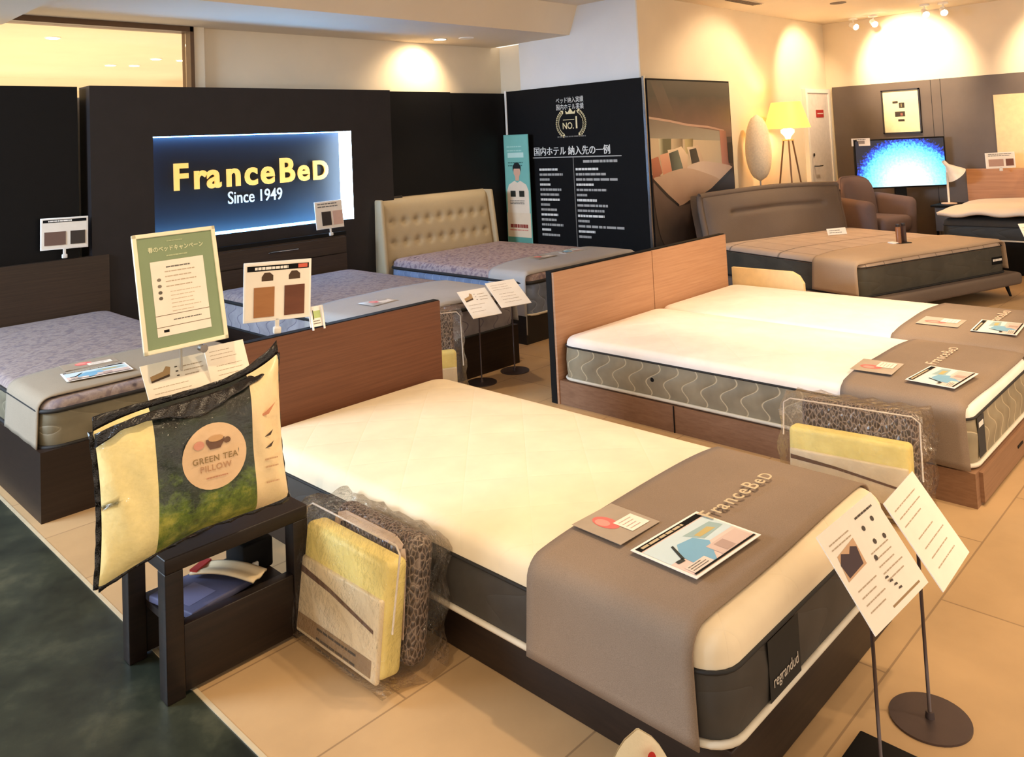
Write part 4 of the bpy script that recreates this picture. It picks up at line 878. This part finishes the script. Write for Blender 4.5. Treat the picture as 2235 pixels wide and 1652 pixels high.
def film(u, v): x, y = bow(u, v); return (x, y, puff((u * 2 - 1) * W2 * .98, (v * 2 - 1) * H2 * .98) + .014 * min(1, 6 * min(u, 1 - u, v, 1 - v)) + .003 * math.sin(u * 31) * math.sin(v * 23 + u * 9))
mb.grid(film, 40, 32, plastic(.02, (255, 255, 255), .6, 22, .22)); mb.build('clear_film', t)

# ------------------------------------------------------------------ bedding sets in clear plastic bags
def net_mat():
    if 'net' in MC: return MC['net']
    mt, nt, b = nodes('net_lining'); co = coords(nt, (1, 1, .55)); v = N(nt, 'ShaderNodeTexVoronoi', feature='DISTANCE_TO_EDGE'); v.inputs['Scale'].default_value = 85
    nt.links.new(co, v.inputs['Vector'])
    nt.links.new(ramp(nt, v.outputs['Distance'], [(.02, lin((150, 134, 124))), (.12, lin((88, 74, 68))), (.3, lin((56, 46, 44)))]), b.inputs['Base Color'])
    b.inputs['Roughness'].default_value = .3; bump(nt, b, v.outputs['Distance'], .8, .01); MC['net'] = mt; return mt
def bedding_bag(M, w, h, d, label, fill_h, seed, straps=True, lean=0):
    random.seed(seed); t = bpy.data.objects.new('bagged_bedding_set', None); COL.objects.link(t); t.matrix_world = M; tag(t, label, 'bedding pack')
    YL = plain((238, 222, 140), .55, var=.12, nscale=9, bmp=.3, name='yellow_quilt'); CR = plain((226, 210, 178), .5, var=.12, nscale=9, bmp=.3, name='cream_quilt'); BRN = plain((104, 76, 58), .6, name='brown_insert')
    # local: x width, z up, -y front
    def slab(x0, x1, y0, y1, z0, z1, mt, nm, r=.03):
        mb = MB(); mb.rbox(x0, x1, y0, y1, z0, z1, r, mt, seg=4); o = mb.build(nm, t); return o
    yf = -d / 2
    slab(-w * .46, w * .42, yf + .012, yf + d * .45, .012, fill_h, YL, 'folded_quilt', .02)
    mb = MB(); mb.rbox(-w * .45, w * .41, yf + .004, yf + .022, fill_h * .02, fill_h * .70, .008, CR); mb.build('paper_band', t)
    mb = MB(); mb.poly([(-w * .44, fill_h * .62), (-w * .1, fill_h * .56), (w * .36, fill_h * .44), (w * .36, fill_h * .41), (-w * .1, fill_h * .52), (-w * .44, fill_h * .56)], 0, BRN, T(0, yf + .003, 0) @ XF); mb.rect(-w * .42, w * .36, fill_h * .06, fill_h * .2, 0, ink((150, 124, 92)), T(0, yf + .003, 0) @ XF); mb.lines(-w * .2, w * .25, fill_h * .16, 3, .025, .006, ink((70, 62, 54)), .001, T(0, yf + .003, 0) @ XF); mb.build('insert_sheet', t)
    LAT = net_mat()
    mb = MB(); mb.rbox(-w * .42, w * .44, d * .02, d * .40, .015, h * .95, .03, LAT, seg=4); mb.build('dark_pad', t)
    if straps:
        mb = MB(); pts = [(-w * .36, h * .70), (-w * .34, h * .86), (-w * .26, h * .90), (w * .26, h * .90), (w * .33, h * .86), (w * .35, h * .78), (w * .37, h * .25)]
        for a, b in zip(pts, pts[1:]):
            v = Vector((b[0] - a[0], b[1] - a[1])).normalized(); nx = Vector((-v.y, v.x)) * .013
            mb.poly([(a[0] - nx.x, a[1] - nx.y), (b[0] - nx.x, b[1] - nx.y), (b[0] + nx.x, b[1] + nx.y), (a[0] + nx.x, a[1] + nx.y)], .001, plain((206, 184, 170), .5, name='strap'), T(0, -.002, 0) @ XF)
        mb.build('handle_strap', t, solid=.003)
    # clear bag: boxy film with creases
    bm = bmesh.new(); bmesh.ops.create_cube(bm, size=1); bmesh.ops.subdivide_edges(bm, edges=bm.edges[:], cuts=14, use_grid_fill=True)
    vs = []
    for v in bm.verts:
        x, y, z = v.co; r = .12; 
        px = x * (w + .02); py = y * (d + .02); pz = (z + .5) * h
        pz += .006 * math.sin(px * 60 + py * 40) * (z > .3); k = .012 * math.sin(px * 31 + pz * 27 + seed) * math.sin(pz * 19 - py * 30)
        n_ = Vector((x if abs(x) > .49 else 0, y if abs(y) > .49 else 0, 0)); cxn = abs(x) ** 8 * 256 * abs(z) ** 8 * 256 * .0001
        px *= 1 - .05 * (abs(2 * z) ** 8) * (z > 0); py *= 1 - .35 * (abs(2 * z) ** 6) * (z > 0)
        v.co = (px + n_.x * k * 2, py + n_.y * k * 2, max(pz, .001))
    bm.verts.index_update(); vs = [tuple(v.co) for v in bm.verts]; fs = [[v.index for v in f.verts] for f in bm.faces]; bm.free()
    mb = MB(); mb.add(vs, fs, plastic(.03, (255, 252, 248), 1.0, 42, .5), None, True); mb.build('clear_bag', t)
    mb = MB(); zt = h * .985; mb.tube([(-w * .5, -d * .42, h * .60), (-w * .5, -d * .36, zt * .93), (-w * .45, -d * .34, zt * .975), (w * .44, -d * .34, zt * .975), (w * .49, -d * .36, zt * .93), (w * .5, -d * .42, h * .4)], .003, plain((216, 206, 196), .3, name='bag_piping')); mb.build('bag_piping', t)
    return t
bedding_bag(Matrix.Translation((1.395, 2.06, .004)) @ Matrix.Rotation(R(-90), 4, 'Z') @ Matrix.Rotation(R(-8), 4, 'X'), .47, .37, .20, 'clear bag of yellow bedding on the floor beside the front bed', .31, 3)
bedding_bag(Matrix.Translation((3.17, 1.33, .002)) @ Matrix.Rotation(R(-83), 4, 'Z') @ Matrix.Rotation(R(-6), 4, 'X'), .50, .385, .2, 'clear bag of yellow bedding standing between the front bed and the oak bed', .27, 5, False)
bedding_bag(Matrix.Translation((2.93, 3.62, .002)) @ Matrix.Rotation(R(-28), 4, 'Z'), .42, .53, .16, 'clear bag of cream bedding behind the red-brown headboard', .30, 8, False)

# ------------------------------------------------------------------ small thing at the bottom edge: white paper bag with a red dot
t = thing('paper_pouch', (1.070, .828, 0), 'white peaked paper pouch with a red dot at the bottom edge', 'pouch', -40)
wpch = lambda v: (.225 - .185 * v) * (1 if v < .8 else math.sqrt(max(0, 1 - ((v - .8) / .2) ** 2)) * .9 + .1)
CRM = plain((236, 220, 186), .7, bmp=.3, name='cream_paper')
mb = MB(); mb.grid(lambda u, v: ((u - .5) * wpch(v), -.02 * math.sin(u * 3.1416) * (1 - v) - .012, .34 + .178 * v), 14, 14, CRM); mb.grid(lambda u, v: ((.5 - u) * wpch(v), .02 * math.sin(u * 3.1416) * (1 - v) - .008, .34 + .178 * v), 14, 14, CRM); mb.build('pouch_body', t)
mb = MB(); mb.poly([(.016 + .007 * math.cos(a), .484 + .0115 * math.sin(a)) for a in [k * math.pi / 8 for k in range(16)]], .0, ink((196, 40, 30)), T(0, -.0285, 0) @ XF); mb.build('red_dot', t)
MB().tube([(-.02, .0, .0), (-.02, .0, .36), (-.058, -.01, .478)], .0035, plain((150, 130, 110), .5, name='stick')).build('holder_stick', t)
MB().lathe([(.05, 0), (.05, .006)], DSTEEL).build('base', t)

# ------------------------------------------------------------------ far right corner: lamps, television, armchair, picture
LSH = glow((255, 206, 84), 1.0, 'lamp_shade_glow')
t = thing('tripod_floor_lamp', (8.17, 3.9, 0), 'lit floor lamp with a yellow cone shade on three thin legs', 'floor lamp')
MB().lathe([(.235, 1.455), (.15, 1.73)], LSH, n=40, caps=False).build('lamp_shade', t)
MB().lathe([(.02, 1.33), (.035, 1.37), (.07, 1.41), (.07, 1.44), (.03, 1.46)], glow((255, 236, 180), 1.2), n=20).build('light_bulb', t)
for k in range(3):
    a = R(90 + k * 120); MB().tube([(.05 * math.cos(a), .05 * math.sin(a), 1.34), (.26 * math.cos(a), .26 * math.sin(a), 0)], .009, plain((150, 118, 92), .5, name='lamp_leg')).build('leg', t)
MB().lathe([(.06, 1.325), (.06, 1.34)], plain((180, 150, 120), .5, name='lamp_plate'), n=20).build('hub', t)
pl = bpy.data.lights.new('bulb', 'POINT'); pl.energy = 10; pl.color = WARM; pl.shadow_soft_size = .06; po = bpy.data.objects.new('bulb', pl); COL.objects.link(po); po.location = (8.17, 3.9, 1.56)
t = thing('egg_floor_lamp', (7.76, 4.03, 0), 'pale egg-shaped woven floor lamp on a thin stem by the warm wall', 'floor lamp')
prof = [(.02 + .215 * math.sin(math.pi * (k / 16) ** .8) ** .9, .93 + .68 * k / 16) for k in range(17)][::-1]
prof = [(max(.012, .245 * math.sqrt(max(0, 1 - ((k - 8) / (8.0 if k < 8 else 10.0)) ** 2))), .93 + .68 * k / 18) for k in range(19)]
MB().lathe([(r_ * .54, z_) for r_, z_ in prof], plain((242, 222, 192), .7, var=.08, nscale=60, bmp=.8, name='woven_shell'), n=28).build('woven_shell', t)
MB().tube([(0, 0, .01), (0, 0, .94)], .008, WHITE).build('stem', t); MB().lathe([(.12, 0), (.12, .012)], WHITE, n=28).build('base', t)
# television on a black column stand
t = thing('television', (9.42, 3.22, 0), 'television on a black column stand showing blue-white sparkle', 'television', -50)
MB().rbox(-.485, .485, 0, .035, .745, 1.29, .006, BLACK).build('casing', t)
def screen_mat():
    mt, nt, b = nodes('screen_glow'); b.inputs['Base Color'].default_value = (.01, .01, .02, 1); co = coords(nt)
    n = noise(nt, co, 40, 4, .7); sp = N(nt, 'ShaderNodeSeparateXYZ'); tc = N(nt, 'ShaderNodeTexCoord'); nt.links.new(tc.outputs['Object'], sp.inputs[0])
    dx = mathn(nt, 'MULTIPLY', mathn(nt, 'SUBTRACT', sp.outputs[0], .06), 1.18); dz = mathn(nt, 'MULTIPLY', mathn(nt, 'SUBTRACT', sp.outputs[2], .80), 1.30)
    r_ = mathn(nt, 'SQRT', mathn(nt, 'ADD', mathn(nt, 'MULTIPLY', dx, dx), mathn(nt, 'MULTIPLY', dz, dz)))
    v = mathn(nt, 'ADD', r_, mathn(nt, 'MULTIPLY', mathn(nt, 'SUBTRACT', n, .5), .35))
    c = ramp(nt, v, [(.15, lin((235, 250, 255))), (.36, lin((160, 232, 255))), (.54, lin((80, 190, 255))), (.60, lin((20, 70, 220))), (.66, lin((2, 6, 26)))])
    nt.links.new(c, b.inputs['Emission Color']); b.inputs['Emission Strength'].default_value = 1.0; b.inputs['Roughness'].default_value = .3; return mt
MB().box(-.47, .47, -.003, 0, .762, 1.275, screen_mat()).build('screen', t)
MB().rbox(-.06, .06, .03, .08, .02, .8, .01, BLACK).build('column', t); MB().rbox(-.28, .28, -.1, .22, 0, .02, .008, BLACK).build('base', t)
# framed picture
t = thing('framed_picture', (9.9, 3.33, 1.59), 'cream picture with small dark blocks in a thin black frame', 'picture', -90)
FB = plain((30, 24, 20), .4, name='black_frame')
mb = MB()
for a in ((-.21, .21, -.255, -.24), (-.21, .21, .24, .255), (-.21, -.195, -.255, .255), (.195, .21, -.255, .255)): mb.box(a[0], a[1], -.025, 0, a[2], a[3], FB)
mb.build('frame', t)
mb = MB(); mb.box(-.2, .2, -.012, 0, -.245, .245, plain((236, 222, 180), .6, name='mat_board')); q = T(0, -.0125, 0) @ XF
for a in ((-.09, -.03, .095, .12), (-.02, .04, .04, .10), (-.07, .04, -.06, .0), (-.04, .03, -.115, -.09)): mb.rect(*a, .0006, ink((52, 40, 28)), q)
mb.rect(-.01, .015, -.05, -.02, .001, ink((150, 90, 76)), q); mb.rect(.0, .012, .05, .09, .001, ink((140, 130, 90)), q); mb.build('picture_sheet', t)
# armchair
t = thing('armchair', (8.84, 3.37, 0), 'rounded mauve grey armchair between the grey bed and the television', 'armchair', -14)
AC = fabric((112, 94, 90), 260, .08)
def back(u, v, side):
    a = (u - .5) * 2; x = .30 * a * (1 - .12 * v ** 2); w_ = math.sqrt(max(0, 1 - abs(a) ** 4)); z = .30 + .60 * v * (.80 + .20 * w_)
    th_ = .075 * (1 - abs(a) ** 6) ** .5 * (1 - v ** 8) ** .5 + .004; return (x, .20 + .05 * v - .10 * a * a + side * th_, z)
mb = MB(); mb.grid(lambda u, v: back(u, v, -1), 30, 20, AC); mb.grid(lambda u, v: back(1 - u, v, 1), 30, 20, AC)
mb.tube([back(k / 30, .995, 0) for k in range(31)], .012, AC); mb.build('backrest', t)
for s_ in (-1, 1):
    mb = MB(); mb.rbox(s_ * .33 - .065, s_ * .33 + .065, -.30, .20, .20, .70, .062, AC, Matrix(((1, 0, s_ * .06, -s_ * .02), (0, 1, 0, 0), (0, .10, 1, 0), (0, 0, 0, 1))), seg=5); mb.build('armrest', t)
MB().rbox(-.26, .26, -.33, .16, .33, .50, .06, AC, seg=5).build('seat_cushion', t); MB().rbox(-.27, .27, -.28, .2, .18, .34, .02, AC).build('seat_base', t)
for x, y in ((-.25, -.22), (.25, -.22), (-.22, .2), (.22, .2)): MB().tube([(x, y, .19), (x * 1.08, y * 1.08, 0)], [.016, .01], BLACK).build('leg', t)
# side table and lamp by the right bed
t = thing('bedside_table', (9.45, 2.77, -.06), 'small dark bedside table left of the bed at the right edge', 'table', 0)
MB().rbox(-.25, .16, -.11, .11, .62, .64, .004, BLACKM).build('table_top', t); MB().rbox(-.15, .15, -.10, .10, .36, .62, .004, TAUPE).build('drawer_box', t)
for x in (-.13, .13):
    for y in (-.09, .09): MB().tube([(x, y, .37), (x, y, .06)], .012, BLACK).build('leg', t)
t = thing('desk_lamp', (9.42, 2.76, .58), 'white desk lamp with a tilted cone shade on the bedside table', 'lamp', -45)
WL = plain((236, 226, 212), .4, name='white_enamel')
MB().lathe([(.075, 0), (.075, .01), (.01, .014)], plain((226, 190, 160), .5, name='pink_base'), n=28).build('base', t); MB().tube([(0, 0, .01), (0, 0, .33)], .011, WL).build('stem', t)
q = T(.02, 0, .35) @ Matrix.Rotation(R(32), 4, 'Y')
q = T(-.03, 0, .45) @ Matrix.Rotation(R(-40), 4, 'Y')
MB().lathe([(.018, .0), (.022, -.06), (.11, -.20)], WL, q, n=28, caps=False).build('lamp_shade', t)
